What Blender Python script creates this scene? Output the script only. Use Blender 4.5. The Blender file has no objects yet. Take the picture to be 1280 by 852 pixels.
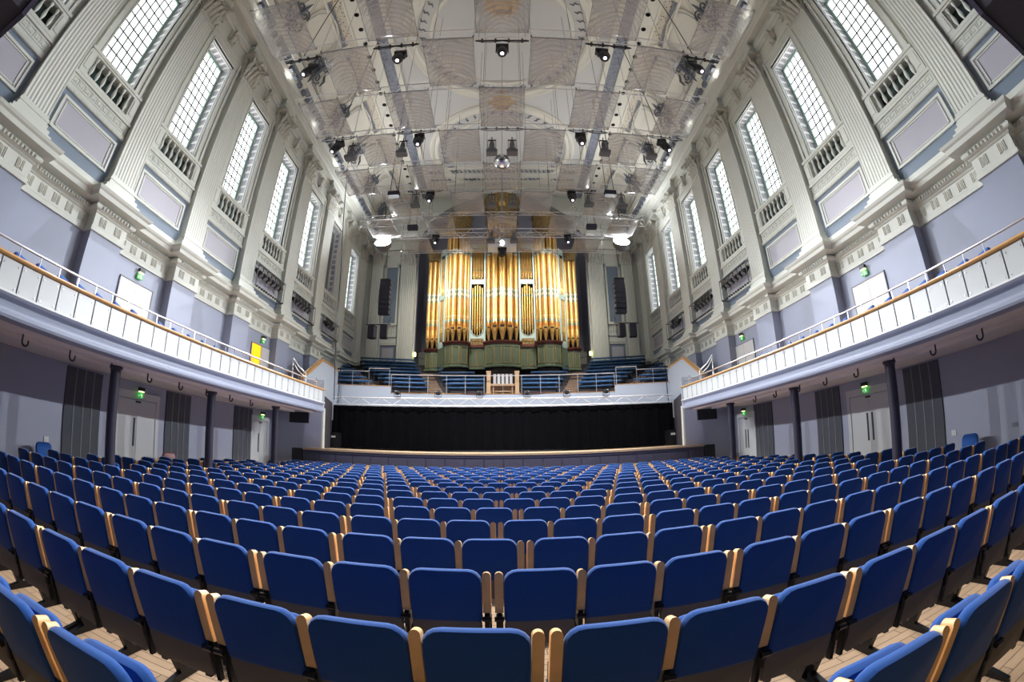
import bpy, math, random
from mathutils import Vector, Matrix
random.seed(7)
PI = math.pi
sc = bpy.context.scene
col = sc.collection
cos, sin = math.cos, math.sin
ORD = ['first','second','third','fourth','fifth','sixth','seventh','eighth','ninth','tenth','eleventh','twelfth','thirteenth',
       'fourteenth','fifteenth','sixteenth','seventeenth','eighteenth','nineteenth','twentieth','twenty-first','twenty-second',
       'twenty-third','twenty-fourth','twenty-fifth','twenty-sixth','twenty-seventh','twenty-eighth','twenty-ninth','thirtieth']

# ------------------------------------------------------------------ materials
def mat(name, c, rough=0.6, metal=0.0, sheen=0.0, spec=0.5, alpha=1.0, emit=None, es=0.0, noise=None, bump=None, coat=0.0):
    m = bpy.data.materials.new(name); m.use_nodes = True
    nt = m.node_tree; b = nt.nodes['Principled BSDF']
    b.inputs['Base Color'].default_value = (*c, 1); b.inputs['Roughness'].default_value = rough
    b.inputs['Metallic'].default_value = metal; b.inputs['Specular IOR Level'].default_value = spec
    if sheen: b.inputs['Sheen Weight'].default_value = sheen; b.inputs['Sheen Roughness'].default_value = 0.4
    if coat: b.inputs['Coat Weight'].default_value = coat; b.inputs['Coat Roughness'].default_value = 0.15
    b.inputs['Alpha'].default_value = alpha
    if emit: b.inputs['Emission Color'].default_value = (*emit, 1); b.inputs['Emission Strength'].default_value = es
    if noise:
        sc_, amt = noise
        tc = nt.nodes.new('ShaderNodeTexCoord'); n = nt.nodes.new('ShaderNodeTexNoise'); n.inputs['Scale'].default_value = sc_; n.inputs['Detail'].default_value = 4
        mx = nt.nodes.new('ShaderNodeMix'); mx.data_type = 'RGBA'
        mx.inputs[6].default_value = (*[x*(1-amt) for x in c], 1); mx.inputs[7].default_value = (*[min(1, x*(1+amt)) for x in c], 1)
        nt.links.new(tc.outputs['Object'], n.inputs['Vector']); nt.links.new(n.outputs['Fac'], mx.inputs[0]); nt.links.new(mx.outputs[2], b.inputs['Base Color'])
    if bump:
        sc_, st, kind = bump
        tc = nt.nodes.new('ShaderNodeTexCoord'); n = nt.nodes.new('ShaderNodeTexNoise' if kind == 'noise' else 'ShaderNodeTexVoronoi'); n.inputs['Scale'].default_value = sc_
        bp = nt.nodes.new('ShaderNodeBump'); bp.inputs['Strength'].default_value = st; bp.inputs['Distance'].default_value = 0.02
        nt.links.new(tc.outputs['Object'], n.inputs['Vector'])
        nt.links.new(n.outputs[0], bp.inputs['Height']); nt.links.new(bp.outputs[0], b.inputs['Normal'])
    return m
M = {}
M['cream'] = mat('cream_plaster', (.62,.635,.575), .55, noise=(3, .05))
M['white'] = mat('white_moulding', (.80,.81,.80), .5)
M['warm'] = mat('warm_ceiling_plaster', (.78,.76,.67), .6, noise=(2, .05))
M['ceil'] = mat('ceiling_grey', (.62,.62,.60), .7)
M['carved'] = mat('carved_plaster', (.56,.555,.49), .65)
M['frond'] = mat('leaf_band', (.24,.26,.31), .6, noise=(7, .75))
M['lav'] = mat('lavender_paint', (.30,.33,.43), .5, noise=(1.2, .04))
M['lavlow'] = mat('lavender_wall', (.36,.375,.47), .55, noise=(1.0, .05))
M['slate'] = mat('slate_blue_paint', (.18,.225,.29), .55)
M['panel'] = mat('pale_lilac_panel', (.42,.41,.46), .6)
M['teal'] = mat('pale_green_joinery', (.30,.42,.38), .45)
M['bars'] = mat('glazing_bar_grey', (.06,.07,.075), .5)
M['darkgreen'] = mat('dark_green_niche', (.03,.06,.055), .7)
M['scroll'] = mat('grey_blue_ornament', (.13,.145,.18), .6, bump=(10, 1.0, 'voronoi'))
M['balwhite'] = mat('white_balcony_panel', (.58,.60,.60), .35)
M['soffit'] = mat('soffit_paint', (.78,.72,.68), .55)
M['oak'] = mat('oak_handrail', (.50,.26,.08), .35, noise=(6, .15), coat=.3)
M['steel'] = mat('brushed_steel', (.62,.62,.66), .28, metal=.9)
M['alu'] = mat('aluminium_truss', (.72,.72,.74), .35, metal=.55)
M['black'] = mat('black_metal', (.012,.012,.015), .45)
M['column'] = mat('dark_purple_column', (.035,.030,.045), .4)
M['fabricdark'] = mat('dark_acoustic_fabric', (.085,.09,.105), .9, noise=(30, .25))
M['line'] = mat('grey_batten', (.24,.24,.27), .6)
M['door'] = mat('white_door_paint', (.58,.58,.58), .4)
M['blue'] = mat('royal_blue_fabric', (.018,.075,.275), .8, spec=.15, sheen=.25, noise=(60, .12))
M['shell'] = mat('dark_brown_shell', (.15,.13,.105), .5)
M['beech'] = mat('beech_wood', (.82,.50,.21), .38, noise=(9, .12))
M['pan'] = mat('seat_frame_black', (.02,.02,.022), .35, metal=.5)
M['chrome'] = mat('chrome', (.7,.7,.72), .15, metal=1)
M['navy'] = mat('navy_bench_vinyl', (.012,.075,.19), .4)
M['gallery'] = mat('pale_blue_gallery', (.46,.52,.60), .5)
M['tread'] = mat('brown_tread', (.34,.23,.15), .55, noise=(8, .15))
M['riser'] = mat('dark_riser', (.05,.045,.05), .7)
M['stagewood'] = mat('stage_board', (.55,.38,.22), .4, noise=(5, .1))
M['stagefront'] = mat('stage_front_purple', (.075,.070,.10), .6)
M['redcarpet'] = mat('red_carpet', (.16,.02,.02), .9)
M['drape'] = mat('black_serge', (.0022,.0024,.004), 1.0, spec=.1)
M['organ_green'] = mat('organ_case_green', (.125,.165,.105), .5, noise=(3, .08))
M['organ_teal'] = mat('organ_case_pale_teal', (.45,.58,.56), .45)
M['organ_dark'] = mat('organ_interior', (.02,.015,.012), .9)
M['maroon'] = mat('maroon_moulding', (.13,.035,.025), .45)
M['gilt'] = mat('gilding', (.62,.40,.12), .35, metal=.6, noise=(20, .3))
M['crown'] = mat('carved_gilt_crown', (.24,.16,.06), .5, metal=.3, bump=(9, 1.0, 'voronoi'), noise=(9, .95))
M['recess'] = mat('dark_recess_wall', (.38,.385,.48), .7)
M['purple'] = mat('dark_purple_gallery', (.03,.02,.05), .6)
M['spk'] = mat('speaker_grille', (.012,.012,.028), .6, bump=(80, .4, 'voronoi'))
M['greyfix'] = mat('grey_lantern_body', (.16,.16,.17), .45, metal=.3)
M['blind'] = mat('grey_window_blind', (.16,.14,.14), .8)
M['green'] = mat('exit_green', (.02,.22,.03), .4, emit=(.05,.5,.08), es=.25)
M['glow'] = mat('exit_lamp', (.9,.9,.5), .4, emit=(.9,1,.35), es=1.6)
M['pict'] = mat('pictogram_white', (.85,.95,.85), .5, emit=(.8,1,.8), es=.25)
M['orange'] = mat('orange_corridor', (.80,.38,.0), .6, emit=(1,.45,.0), es=.55)
M['redseat'] = mat('maroon_chair', (.12,.012,.02), .5)
M['fwhite'] = mat('flood_lens', (1,1,1), .3, emit=(.93,.95,1), es=60)
M['mhlens'] = mat('violet_lens', (1,1,1), .3, emit=(.40,.16,1), es=.9)
M['mhcore'] = mat('white_lens', (1,1,1), .3, emit=(.9,.8,1), es=2.5)
M['hall'] = mat('dark_rear', (.05,.045,.06), .8)
M['socket'] = mat('socket_plate', (.7,.7,.68), .4)

def glass_mat():
    m = bpy.data.materials.new('daylit_frosted_glass'); m.use_nodes = True; nt = m.node_tree; nt.nodes.clear()
    o = nt.nodes.new('ShaderNodeOutputMaterial'); e = nt.nodes.new('ShaderNodeEmission')
    e.inputs['Color'].default_value = (.96,1.0,.99,1); e.inputs['Strength'].default_value = WIN
    nt.links.new(e.outputs[0], o.inputs[0]); return m
WIN = 1.6
M['glass'] = glass_mat()

def reflector_mat():
    m = bpy.data.materials.new('smoked_acrylic'); m.use_nodes = True; nt = m.node_tree; b = nt.nodes['Principled BSDF']
    out = nt.nodes['Material Output']
    b.inputs['Base Color'].default_value = (.50,.49,.475,1); b.inputs['Roughness'].default_value = .14
    b.inputs['Specular IOR Level'].default_value = .5
    tr = nt.nodes.new('ShaderNodeBsdfTransparent'); tr.inputs[0].default_value = (.95,.945,.94,1)
    mx = nt.nodes.new('ShaderNodeMixShader')
    tc = nt.nodes.new('ShaderNodeTexCoord'); w = nt.nodes.new('ShaderNodeTexWave'); w.wave_type = 'RINGS'; w.rings_direction = 'Z'; w.inputs['Scale'].default_value = 2.3
    w.inputs['Distortion'].default_value = 2.2; w.inputs['Detail Scale'].default_value = .6; w.inputs['Detail'].default_value = 0
    mp = nt.nodes.new('ShaderNodeMapping'); mp.inputs['Location'].default_value = (0, -.9, 0); mp.inputs['Scale'].default_value = (1.15, .8, 1)
    mr = nt.nodes.new('ShaderNodeMapRange'); mr.inputs[3].default_value = .33; mr.inputs[4].default_value = .42  # rings in the opacity stand in for refracted lines of the ceiling
    nt.links.new(tc.outputs['Object'], mp.inputs[0]); nt.links.new(mp.outputs[0], w.inputs[0]); nt.links.new(w.outputs['Fac'], mr.inputs[0])
    nt.links.new(mr.outputs[0], mx.inputs[0]); nt.links.new(tr.outputs[0], mx.inputs[1]); nt.links.new(b.outputs[0], mx.inputs[2]); nt.links.new(mx.outputs[0], out.inputs[0])
    return m
M['reflector'] = reflector_mat()

def parquet():
    m = bpy.data.materials.new('oak_strip_floor'); m.use_nodes = True; nt = m.node_tree; b = nt.nodes['Principled BSDF']
    tc = nt.nodes.new('ShaderNodeTexCoord'); br = nt.nodes.new('ShaderNodeTexBrick')
    br.inputs['Color1'].default_value = (.66,.46,.28,1); br.inputs['Color2'].default_value = (.53,.36,.21,1); br.inputs['Mortar'].default_value = (.10,.06,.035,1)
    br.inputs['Scale'].default_value = 1; br.inputs['Mortar Size'].default_value = .0035; br.inputs['Brick Width'].default_value = .62; br.inputs['Row Height'].default_value = .088
    n = nt.nodes.new('ShaderNodeTexNoise'); n.inputs['Scale'].default_value = 9; mp = nt.nodes.new('ShaderNodeMapping'); mp.inputs['Scale'].default_value = (1, 12, 1)
    mx = nt.nodes.new('ShaderNodeMix'); mx.data_type = 'RGBA'; mx.blend_type = 'MULTIPLY'; mx.inputs[0].default_value = .35
    nt.links.new(tc.outputs['Object'], br.inputs[0]); nt.links.new(tc.outputs['Object'], mp.inputs[0]); nt.links.new(mp.outputs[0], n.inputs[0])
    nt.links.new(br.outputs[0], mx.inputs[6]); nt.links.new(n.outputs[0], mx.inputs[7]); nt.links.new(mx.outputs[2], b.inputs['Base Color'])
    b.inputs['Roughness'].default_value = .38
    return m
M['parquet'] = parquet()

def speckle():
    m = bpy.data.materials.new('pierced_guilloche'); m.use_nodes = True; nt = m.node_tree; b = nt.nodes['Principled BSDF']
    tc = nt.nodes.new('ShaderNodeTexCoord'); v = nt.nodes.new('ShaderNodeTexVoronoi'); v.inputs['Scale'].default_value = 7
    cr = nt.nodes.new('ShaderNodeValToRGB'); cr.color_ramp.elements[0].position = .20; cr.color_ramp.elements[0].color = (.08,.06,.04,1)
    cr.color_ramp.elements[1].position = .27; cr.color_ramp.elements[1].color = (.66,.61,.50,1)
    nt.links.new(tc.outputs['Object'], v.inputs[0]); nt.links.new(v.outputs['Distance'], cr.inputs[0]); nt.links.new(cr.outputs[0], b.inputs['Base Color'])
    return m
M['speckle'] = speckle()

def pipe_mat(name, bands, base, z_off=0):
    """gilded, diapered organ pipe with painted bands; bands = [(z, colour)] by height"""
    m = bpy.data.materials.new(name); m.use_nodes = True; nt = m.node_tree; b = nt.nodes['Principled BSDF']
    g = nt.nodes.new('ShaderNodeNewGeometry'); s = nt.nodes.new('ShaderNodeSeparateXYZ'); nt.links.new(g.outputs['Position'], s.inputs[0])
    mr = nt.nodes.new('ShaderNodeMapRange'); mr.inputs[1].default_value = 6; mr.inputs[2].default_value = 20; nt.links.new(s.outputs[2], mr.inputs[0])
    cr = nt.nodes.new('ShaderNodeValToRGB'); cr.color_ramp.interpolation = 'CONSTANT'
    els = cr.color_ramp.elements; els[0].position = 0; els[0].color = (*base, 1); els[1].position = .999; els[1].color = (*base, 1)
    for z, c in bands:
        e = els.new((z-6)/14); e.color = (*c, 1)
    nt.links.new(mr.outputs[0], cr.inputs[0])
    ck = nt.nodes.new('ShaderNodeTexVoronoi'); ck.inputs['Scale'].default_value = 9; ck.feature = 'F1'; ck.distance = 'MANHATTAN'
    nt.links.new(g.outputs['Position'], ck.inputs['Vector'])
    r2 = nt.nodes.new('ShaderNodeValToRGB'); r2.color_ramp.elements[0].position = .25; r2.color_ramp.elements[0].color = (.62,.50,.42,1)
    r2.color_ramp.elements[1].position = .4; r2.color_ramp.elements[1].color = (1,1,1,1); nt.links.new(ck.outputs['Distance'], r2.inputs[0])
    mx = nt.nodes.new('ShaderNodeMix'); mx.data_type = 'RGBA'; mx.blend_type = 'MULTIPLY'; mx.inputs[0].default_value = .8
    nt.links.new(cr.outputs[0], mx.inputs[6]); nt.links.new(r2.outputs[0], mx.inputs[7]); nt.links.new(mx.outputs[2], b.inputs['Base Color'])
    b.inputs['Roughness'].default_value = .33; b.inputs['Metallic'].default_value = .65
    return m
GOLD = (.60,.37,.12); TEA = (.26,.34,.28); CRE = (.72,.60,.40); ORA = (.48,.22,.06)
M['pipe'] = pipe_mat('gilded_pipe', [(8.8,ORA),(9.1,TEA),(9.25,GOLD),(9.4,CRE),(9.5,GOLD),(10.0,(.6,.33,.12)),(10.7,TEA),(10.8,CRE),(10.95,TEA),(11.1,CRE),(11.2,TEA),(11.3,GOLD),(13.6,CRE),(13.7,TEA),(13.85,CRE),(14.0,GOLD),(14.6,(.6,.33,.12)),(15.2,GOLD)], GOLD)
M['pipe_small'] = pipe_mat('gilded_small_pipe', [(8.9,TEA),(9.0,GOLD),(9.3,(.5,.22,.12)),(9.38,GOLD),(10.9,TEA),(11.0,GOLD),(12.3,(.5,.22,.12)),(12.38,GOLD),(12.7,TEA),(12.78,GOLD)], (.70,.45,.14))

# ------------------------------------------------------------------ mesh builder
class MB:
    def __init__(s): s.v = []; s.f = []; s.m = []; s.mi = 0
    def add(s, vs, fs):
        b = len(s.v); s.v.extend(vs); s.f.extend([tuple(b+i for i in f) for f in fs]); s.m.extend([s.mi]*len(fs)); return s
    def box(s, x0, x1, y0, y1, z0, z1):
        if x0 > x1: x0, x1 = x1, x0
        if y0 > y1: y0, y1 = y1, y0
        if z0 > z1: z0, z1 = z1, z0
        return s.add([(x0,y0,z0),(x1,y0,z0),(x1,y1,z0),(x0,y1,z0),(x0,y0,z1),(x1,y0,z1),(x1,y1,z1),(x0,y1,z1)],
              [(0,3,2,1),(4,5,6,7),(0,1,5,4),(1,2,6,5),(2,3,7,6),(3,0,4,7)])
    def tube(s, pts, r, n=6, caps=True):
        pts = [Vector(p) for p in pts]; vs = []; fs = []; N = len(pts)
        rr = r if isinstance(r, (list, tuple)) else [r]*N
        prev = None
        for i, p in enumerate(pts):
            t = (pts[min(i+1, N-1)] - pts[max(i-1, 0)])
            t = t.normalized() if t.length > 1e-9 else Vector((0,0,1))
            if prev is None:
                a = Vector((0,0,1)) if abs(t.z) < .9 else Vector((1,0,0)); u = t.cross(a).normalized()
            else:
                u = (prev - t*prev.dot(t)); u = u.normalized() if u.length > 1e-6 else t.orthogonal().normalized()
            prev = u; w = t.cross(u)
            for k in range(n):
                a = 2*PI*k/n; q = p + (u*cos(a) + w*sin(a))*rr[i]; vs.append(tuple(q))
        for i in range(N-1):
            for k in range(n): fs.append((i*n+k, i*n+(k+1)%n, (i+1)*n+(k+1)%n, (i+1)*n+k))
        if caps: fs.append(tuple(range(n-1, -1, -1))); fs.append(tuple((N-1)*n+k for k in range(n)))
        return s.add(vs, fs)
    def lathe(s, prof, c=(0,0,0), n=16, a0=0, a1=2*PI):
        full = abs(a1-a0-2*PI) < 1e-6; cnt = n if full else n+1; vs = []; fs = []
        for r, z in prof:
            for k in range(cnt):
                a = a0+(a1-a0)*k/n; vs.append((c[0]+r*cos(a), c[1]+r*sin(a), c[2]+z))
        for i in range(len(prof)-1):
            for k in range(n):
                k2 = (k+1) % cnt; fs.append((i*cnt+k, i*cnt+k2, (i+1)*cnt+k2, (i+1)*cnt+k))
        if prof[0][0] > 1e-6: fs.append(tuple(range(cnt-1, -1, -1)))
        if prof[-1][0] > 1e-6: fs.append(tuple((len(prof)-1)*cnt+k for k in range(cnt)))
        return s.add(vs, fs)
    def prism(s, poly, fn0, fn1):
        """poly = 2-D points; fn0/fn1 map a point to each end"""
        n = len(poly); vs = [fn0(p) for p in poly]+[fn1(p) for p in poly]
        fs = [tuple(range(n-1, -1, -1)), tuple(range(n, 2*n))]+[(i, (i+1) % n, n+(i+1) % n, n+i) for i in range(n)]
        return s.add(vs, fs)
    def zprism(s, poly, z0, z1): return s.prism(poly, lambda p: (p[0],p[1],z0), lambda p: (p[0],p[1],z1))
    def sweep(s, path, prof, left=True, closed=False):
        """path = plan points; prof = [(out,z)] open list, mitred corners; closed adds back faces"""
        n = len(path); offs = []
        for i in range(n):
            def nrm(a, b):
                d = Vector((b[0]-a[0], b[1]-a[1])).normalized(); return Vector((-d.y, d.x)) if left else Vector((d.y, -d.x))
            if i == 0: m_ = nrm(path[0], path[1]); k = 1
            elif i == n-1: m_ = nrm(path[-2], path[-1]); k = 1
            else:
                a = nrm(path[i-1], path[i]); b = nrm(path[i], path[i+1]); m_ = a+b
                if m_.length < 1e-6: m_ = a; k = 1
                else: m_.normalize(); k = 1/max(.2, m_.dot(a))
            offs.append(m_*k)
        vs = []; q = len(prof)
        for i in range(n):
            for o, z in prof: vs.append((path[i][0]+offs[i].x*o, path[i][1]+offs[i].y*o, z))
        fs = []
        for i in range(n-1):
            for j in range(q-1): fs.append((i*q+j, i*q+j+1, (i+1)*q+j+1, (i+1)*q+j))
            if closed: fs.append((i*q+q-1, i*q, (i+1)*q, (i+1)*q+q-1))
        fs.append(tuple(range(q))); fs.append(tuple((n-1)*q+j for j in range(q-1, -1, -1)))
        return s.add(vs, fs)
    def slab(s, cx, w, z0, z1, y0, y1, rc, e, lean=0, n=4, tr=None, rb=None):
        """upholstered slab: rounded outline in x-z, soft edges in y"""
        h = z1-z0; cz = (z0+z1)/2; rings = []
        prof = [(y0+e*(1-cos(a))*1, e*(1-sin(a))) for a in (0, PI/4, PI/2)]
        prof += [(y1-(y-y0), ins) for y, ins in reversed(prof)]
        vs = []; fs = []; cnt = 4*(n+1)
        for y, ins in prof:
            W = w/2-ins; H = h/2-ins; r = max(.004, rc-ins*.5)
            for qd, (sx, sz) in enumerate(((1,1),(-1,1),(-1,-1),(1,-1))):
                if rb is not None: r = max(.004, (rc if sz > 0 else rb)-ins*.5)
                for k in range(n+1):
                    a = qd*PI/2+PI/2*k/n
                    x = sx*(W-r)+r*cos(a); z = sz*(H-r)+r*sin(a)
                    p = (cx+x, y+(z1-(cz+z))*lean, cz+z); vs.append(p if tr is None else tr(p))
        for i in range(len(prof)-1):
            for k in range(cnt): fs.append((i*cnt+k, i*cnt+(k+1) % cnt, (i+1)*cnt+(k+1) % cnt, (i+1)*cnt+k))
        fs.append(tuple(range(cnt-1, -1, -1))); fs.append(tuple((len(prof)-1)*cnt+k for k in range(cnt)))
        return s.add(vs, fs)
    def leaf(s, base, out, side, w, h, curl=.12):
        """a solid acanthus leaf that rises from base, bends along out"""
        base = Vector(base); out = Vector(out); side = Vector(side); up = Vector((0,0,1)); vs = []; fs = []
        S = [(0,0,.7),(.35,.05,1),(.65,.18,.95),(.88,.5,.8),(1.0,.9,.55),(.92,1.15,.2)]
        for z, o, ww in S:
            p = base+up*(h*z)+out*(curl*o)
            q = w*ww/2
            for dx, do in ((-q,0),(0,w*.16),(q,0),(0,-w*.08)): vs.append(tuple(p+side*dx+out*do))
        for i in range(len(S)-1):
            for k in range(4): fs.append((i*4+k, i*4+(k+1) % 4, (i+1)*4+(k+1) % 4, (i+1)*4+k))
        fs += [(3,2,1,0), tuple(20+k for k in range(4))]
        return s.add(vs, fs)
    def merge(s, o, fn):
        b = len(s.v); s.v.extend([fn(p) for p in o.v]); s.f.extend([tuple(b+i for i in f) for f in o.f]); s.m.extend(o.m); return s
    def mesh(s, name, mats, smooth=None):
        me = bpy.data.meshes.new(name); me.from_pydata(s.v, [], s.f)
        if not isinstance(mats, (list, tuple)): mats = [mats]
        for x in mats: me.materials.append(x)
        if len(mats) > 1: me.polygons.foreach_set('material_index', s.m)
        me.update()
        if smooth:
            me.shade_smooth()
            try: me.set_sharp_from_angle(angle=math.radians(smooth))
            except Exception: pass
        return me
    def build(s, name, mats, parent=None, loc=None, rz=0, smooth=None):
        return put(name, s.mesh(name, mats, smooth), parent, loc, rz)

def put(name, me, parent=None, loc=None, rz=0):
    o = bpy.data.objects.new(name, me); col.objects.link(o)
    if parent: o.parent = parent
    if loc: o.location = loc
    if rz: o.rotation_euler = (0,0,rz)
    return o
def tag(o, label=None, cat=None, group=None, kind=None):
    if label: o['label'] = label
    if cat: o['category'] = cat
    if group: o['group'] = group
    if kind: o['kind'] = kind
    return o
def empty(name, loc=(0,0,0), rz=0):
    o = bpy.data.objects.new(name, None); col.objects.link(o); o.empty_display_size = .2
    o.location = loc; o.rotation_euler = (0,0,rz); return o
def spiral(c, u, v, r0, r1, turns, n=20, a0=0):
    c, u, v = Vector(c), Vector(u), Vector(v)
    return [c+(u*cos(a0+2*PI*turns*i/n)+v*sin(a0+2*PI*turns*i/n))*(r0+(r1-r0)*i/n) for i in range(n+1)]
SIDE = {-1: 'left', 1: 'right'}
CH = 1.64                      # camera height
HW = 9.9                       # half width of the hall
BAY = 3.49
YB = [1.33+BAY*k for k in range(8)]     # window centres
YEND = 28.6
# ================================================================== floor
mb = MB(); mb.box(-10.7,10.7,-9,31.5,-.25,0)
tag(mb.build('floor', M['parquet']), 'oak strip floor of the hall under the seats', 'floor', kind='structure')

# ================================================================== window bay parts (local: u along wall, d into room, z up)
OH, OZ0, OZ1 = .83, 9.85, 14.15
def bay_frame():
    m = MB()
    for s in (-1, 1):
        m.box(s*OH, s*1.10, 0, .06, OZ0, OZ1+.42); m.box(s*1.02, s*1.12, 0, .11, OZ0, OZ1+.46); m.box(s*OH, s*.88, 0, .085, OZ0, OZ1+.05)
        m.box(s*1.10, s*1.22, 0, .07, OZ1+.25, OZ1+.50)          # crossette ears
    m.box(-1.10,1.10,0,.061,OZ1,OZ1+.40); m.box(-1.13,1.13,0,.111,OZ1+.36,OZ1+.46); m.box(-.88,.88,0,.086,OZ1,OZ1+.05)
    m.box(-1.2,1.2,-.02,.16,OZ0-.09,OZ0)                          # sill rail
    m.box(-1.16,1.16,-.02,.12,OZ0-.14,OZ0-.09)
    return m.mesh('window_surround', M['cream'])
def bay_reveal():
    m = MB(); nb = 12
    for s in (-1, 1):
        m.mi = 0
        x0, x1 = s*OH, s*(OH-.045)
        m.box(x0, x1, -.03, .0, OZ0, OZ1); m.box(x0, x1, -.44, -.38, OZ0, OZ1)
        m.box(x0, x1, -.13, -.09, OZ0, OZ1)
        for i in range(nb+1):
            z = OZ0+(OZ1-OZ0-.1)*i/nb; m.box(x0, x1, -.38, -.13, z, z+.10)
        m.mi = 1
        m.box(s*(OH+.0), s*(OH-.012), -.38, -.13, OZ0, OZ1)
    m.mi = 0; t = OZ1
    m.box(-OH,OH,-.03,0,t-.045,t); m.box(-OH,OH,-.44,-.38,t-.045,t); m.box(-OH,OH,-.13,-.09,t-.045,t)
    for i in range(6):
        x = -OH+.09+(2*OH-.28)*i/5; m.box(x, x+.1, -.38, -.13, t-.045, t)
    m.mi = 1; m.box(-OH,OH,-.38,-.13,t-.012,t)
    return m.mesh('coffered_reveal', [M['white'], M['panel']])
def bay_sash():
    m = MB(); w = OH-.06; z0, z1 = OZ0+.02, OZ1-.05
    for s in (-1, 1): m.box(s*w, s*(w-.09), -.50, -.42, z0, z1)
    m.box(-w,w,-.50,-.42,z0,z0+.09); m.box(-w,w,-.50,-.42,z1-.10,z1)
    return m.mesh('sash', M['teal'])
def bay_muntin():
    m = MB(); w = OH-.15; z0, z1 = OZ0+.11, OZ1-.15
    for i in range(1, 5): x = -w+2*w*i/5; m.box(x-.024, x+.024, -.50, -.465, z0, z1)
    for i in range(1, 11): z = z0+(z1-z0)*i/11; m.box(-w, w, -.499, -.466, z-.023, z+.023)
    return m.mesh('glazing_bars', M['bars'])
def bay_glass():
    m = MB(); w = OH-.14; m.box(-w, w, -.50, -.485, OZ0+.10, OZ1-.14); return m.mesh('glass', M['glass'])
def bay_blind():
    m = MB(); w = OH-.14
    n = 26
    for i in range(n):
        z = OZ0+.1+(OZ1-.14-OZ0-.1)*i/n; m.box(-w, w, -.46, -.45+.012*(i % 2), z, z+(OZ1-OZ0-.24)/n-.01)
    return m.mesh('window_blind', M['blind'])
def bay_balustrade():
    m = MB(); m.mi = 0
    m.box(-1.2,1.2,0,.14,8.98,9.08)
    for s in (-1, 1): m.box(s*.92, s*1.2, -.02, .13, 9.08, 9.71); m.box(s*.98, s*1.14, .13, .15, 9.16, 9.63)
    m.mi = 1; m.box(-.92,.92,-.30,-.27,9.0,9.75)
    return m.mesh('balustrade', [M['cream'], M['darkgreen']])
def baluster_mesh():
    m = MB(); m.lathe([(.055,0),(.055,.04),(.03,.07),(.03,.10),(.062,.20),(.068,.26),(.05,.36),(.028,.46),(.028,.50),(.05,.54),(.055,.56),(.055,.63)], (0,.03,9.08), 8)
    return m.mesh('baluster', M['cream'], 40)
def bay_key():
    m = MB(); m.box(-1.24,1.24,0,.07,8.50,8.98); m.box(-1.27,1.27,0,.13,8.90,8.985)
    m.box(-1.26,1.26,0,.105,8.44,8.53); m.box(-1.25,1.25,0,.09,8.53,8.58)
    n = 9; w = 2.36/n; t = .022
    for i in range(n):
        a = -1.18+w*i; z0, z1 = 8.63, 8.86
        m.box(a, a+w*.80, .07,.09, z1-t, z1); m.box(a, a+t, .07,.09, z0, z1); m.box(a+w*.78, a+w*.78+t, .07,.09, z0+.07, z1)
        m.box(a+w*.35, a+w*.80, .07,.09, z0+.07, z0+.07+t); m.box(a+w*.35, a+w*.35+t, .07,.09, z0+.07, z0+.15)
        m.box(a, a+w, .07,.09, z0-.0, z0+t)
    # leafy moulding
    for i in range(31):
        x = -1.2+.08*i; m.box(x-.025, x+.025, .09, .12, 8.455, 8.515)
    return m.mesh('greek_key_band', M['cream'])
def bay_field():
    """blue field with a raised lilac panel"""
    m = MB(); m.mi = 0; m.box(-1.26,1.26,0,.02,7.10,8.45)
    m.mi = 1
    m.box(-1.06,1.06,.02,.05,7.42,8.27)
    m.mi = 2
    for s in (-1, 1): m.box(s*1.04, s*1.11, .02,.085, 7.40, 8.29); m.box(s*.93, s*.97, .02,.075, 7.49, 8.20)
    m.box(-1.11,1.11,.02,.084,8.22,8.29); m.box(-1.11,1.11,.02,.084,7.40,7.47)
    m.box(-.96,.96,.02,.075,8.17,8.20); m.box(-.96,.96,.02,.075,7.49,7.52)
    return m.mesh('wall_panel', [M['slate'], M['panel'], M['cream']])
def bay_corbel():
    m = MB(); m.box(-.16,.16,0,.12,14.66,14.72)
    m.prism([(0,14.72),(.12,14.74),(.10,14.95),(.24,15.25),(.26,15.34),(0,15.34)], lambda p: (-.10,p[0],p[1]), lambda p: (.10,p[0],p[1]))
    for s in (-1, 1):
        m.tube(spiral((s*.12,.16,15.22),(0,1,0),(0,0,1),.10,.02,1.5,16), .025, 5)
        m.tube(spiral((s*.12,.10,14.82),(0,1,0),(0,0,1),.07,.015,1.4,14), .02, 5)
        m.leaf((s*.13,.06,14.8),(s*.6,.8,0),(.8,-s*.6,0),.13,.42,.10)
        m.leaf((s*.2,.03,14.9),(s*.8,.6,0),(.6,-s*.8,0),.11,.35,.12)
    m.leaf((0,.13,14.74),(0,1,0),(1,0,0),.2,.4,.12)
    return m.mesh('corbel', M['carved'])
def fluted(w, d0, d1, z0, z1, nf=8):
    """cross-section with semicircular flutes"""
    pts = [(-w,d0)]; pitch = 2*w/(nf+.35); fw = pitch*.66; x = -w+pitch*.35
    pts.append((-w,d1))
    for i in range(nf):
        c = x+fw/2
        for k in range(6):
            a = PI-PI*k/5; pts.append((c+fw/2*cos(a), d1-fw/2*.42*sin(a)))
        x += pitch
    pts.append((w,d1)); pts.append((w,d0)); return pts
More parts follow.
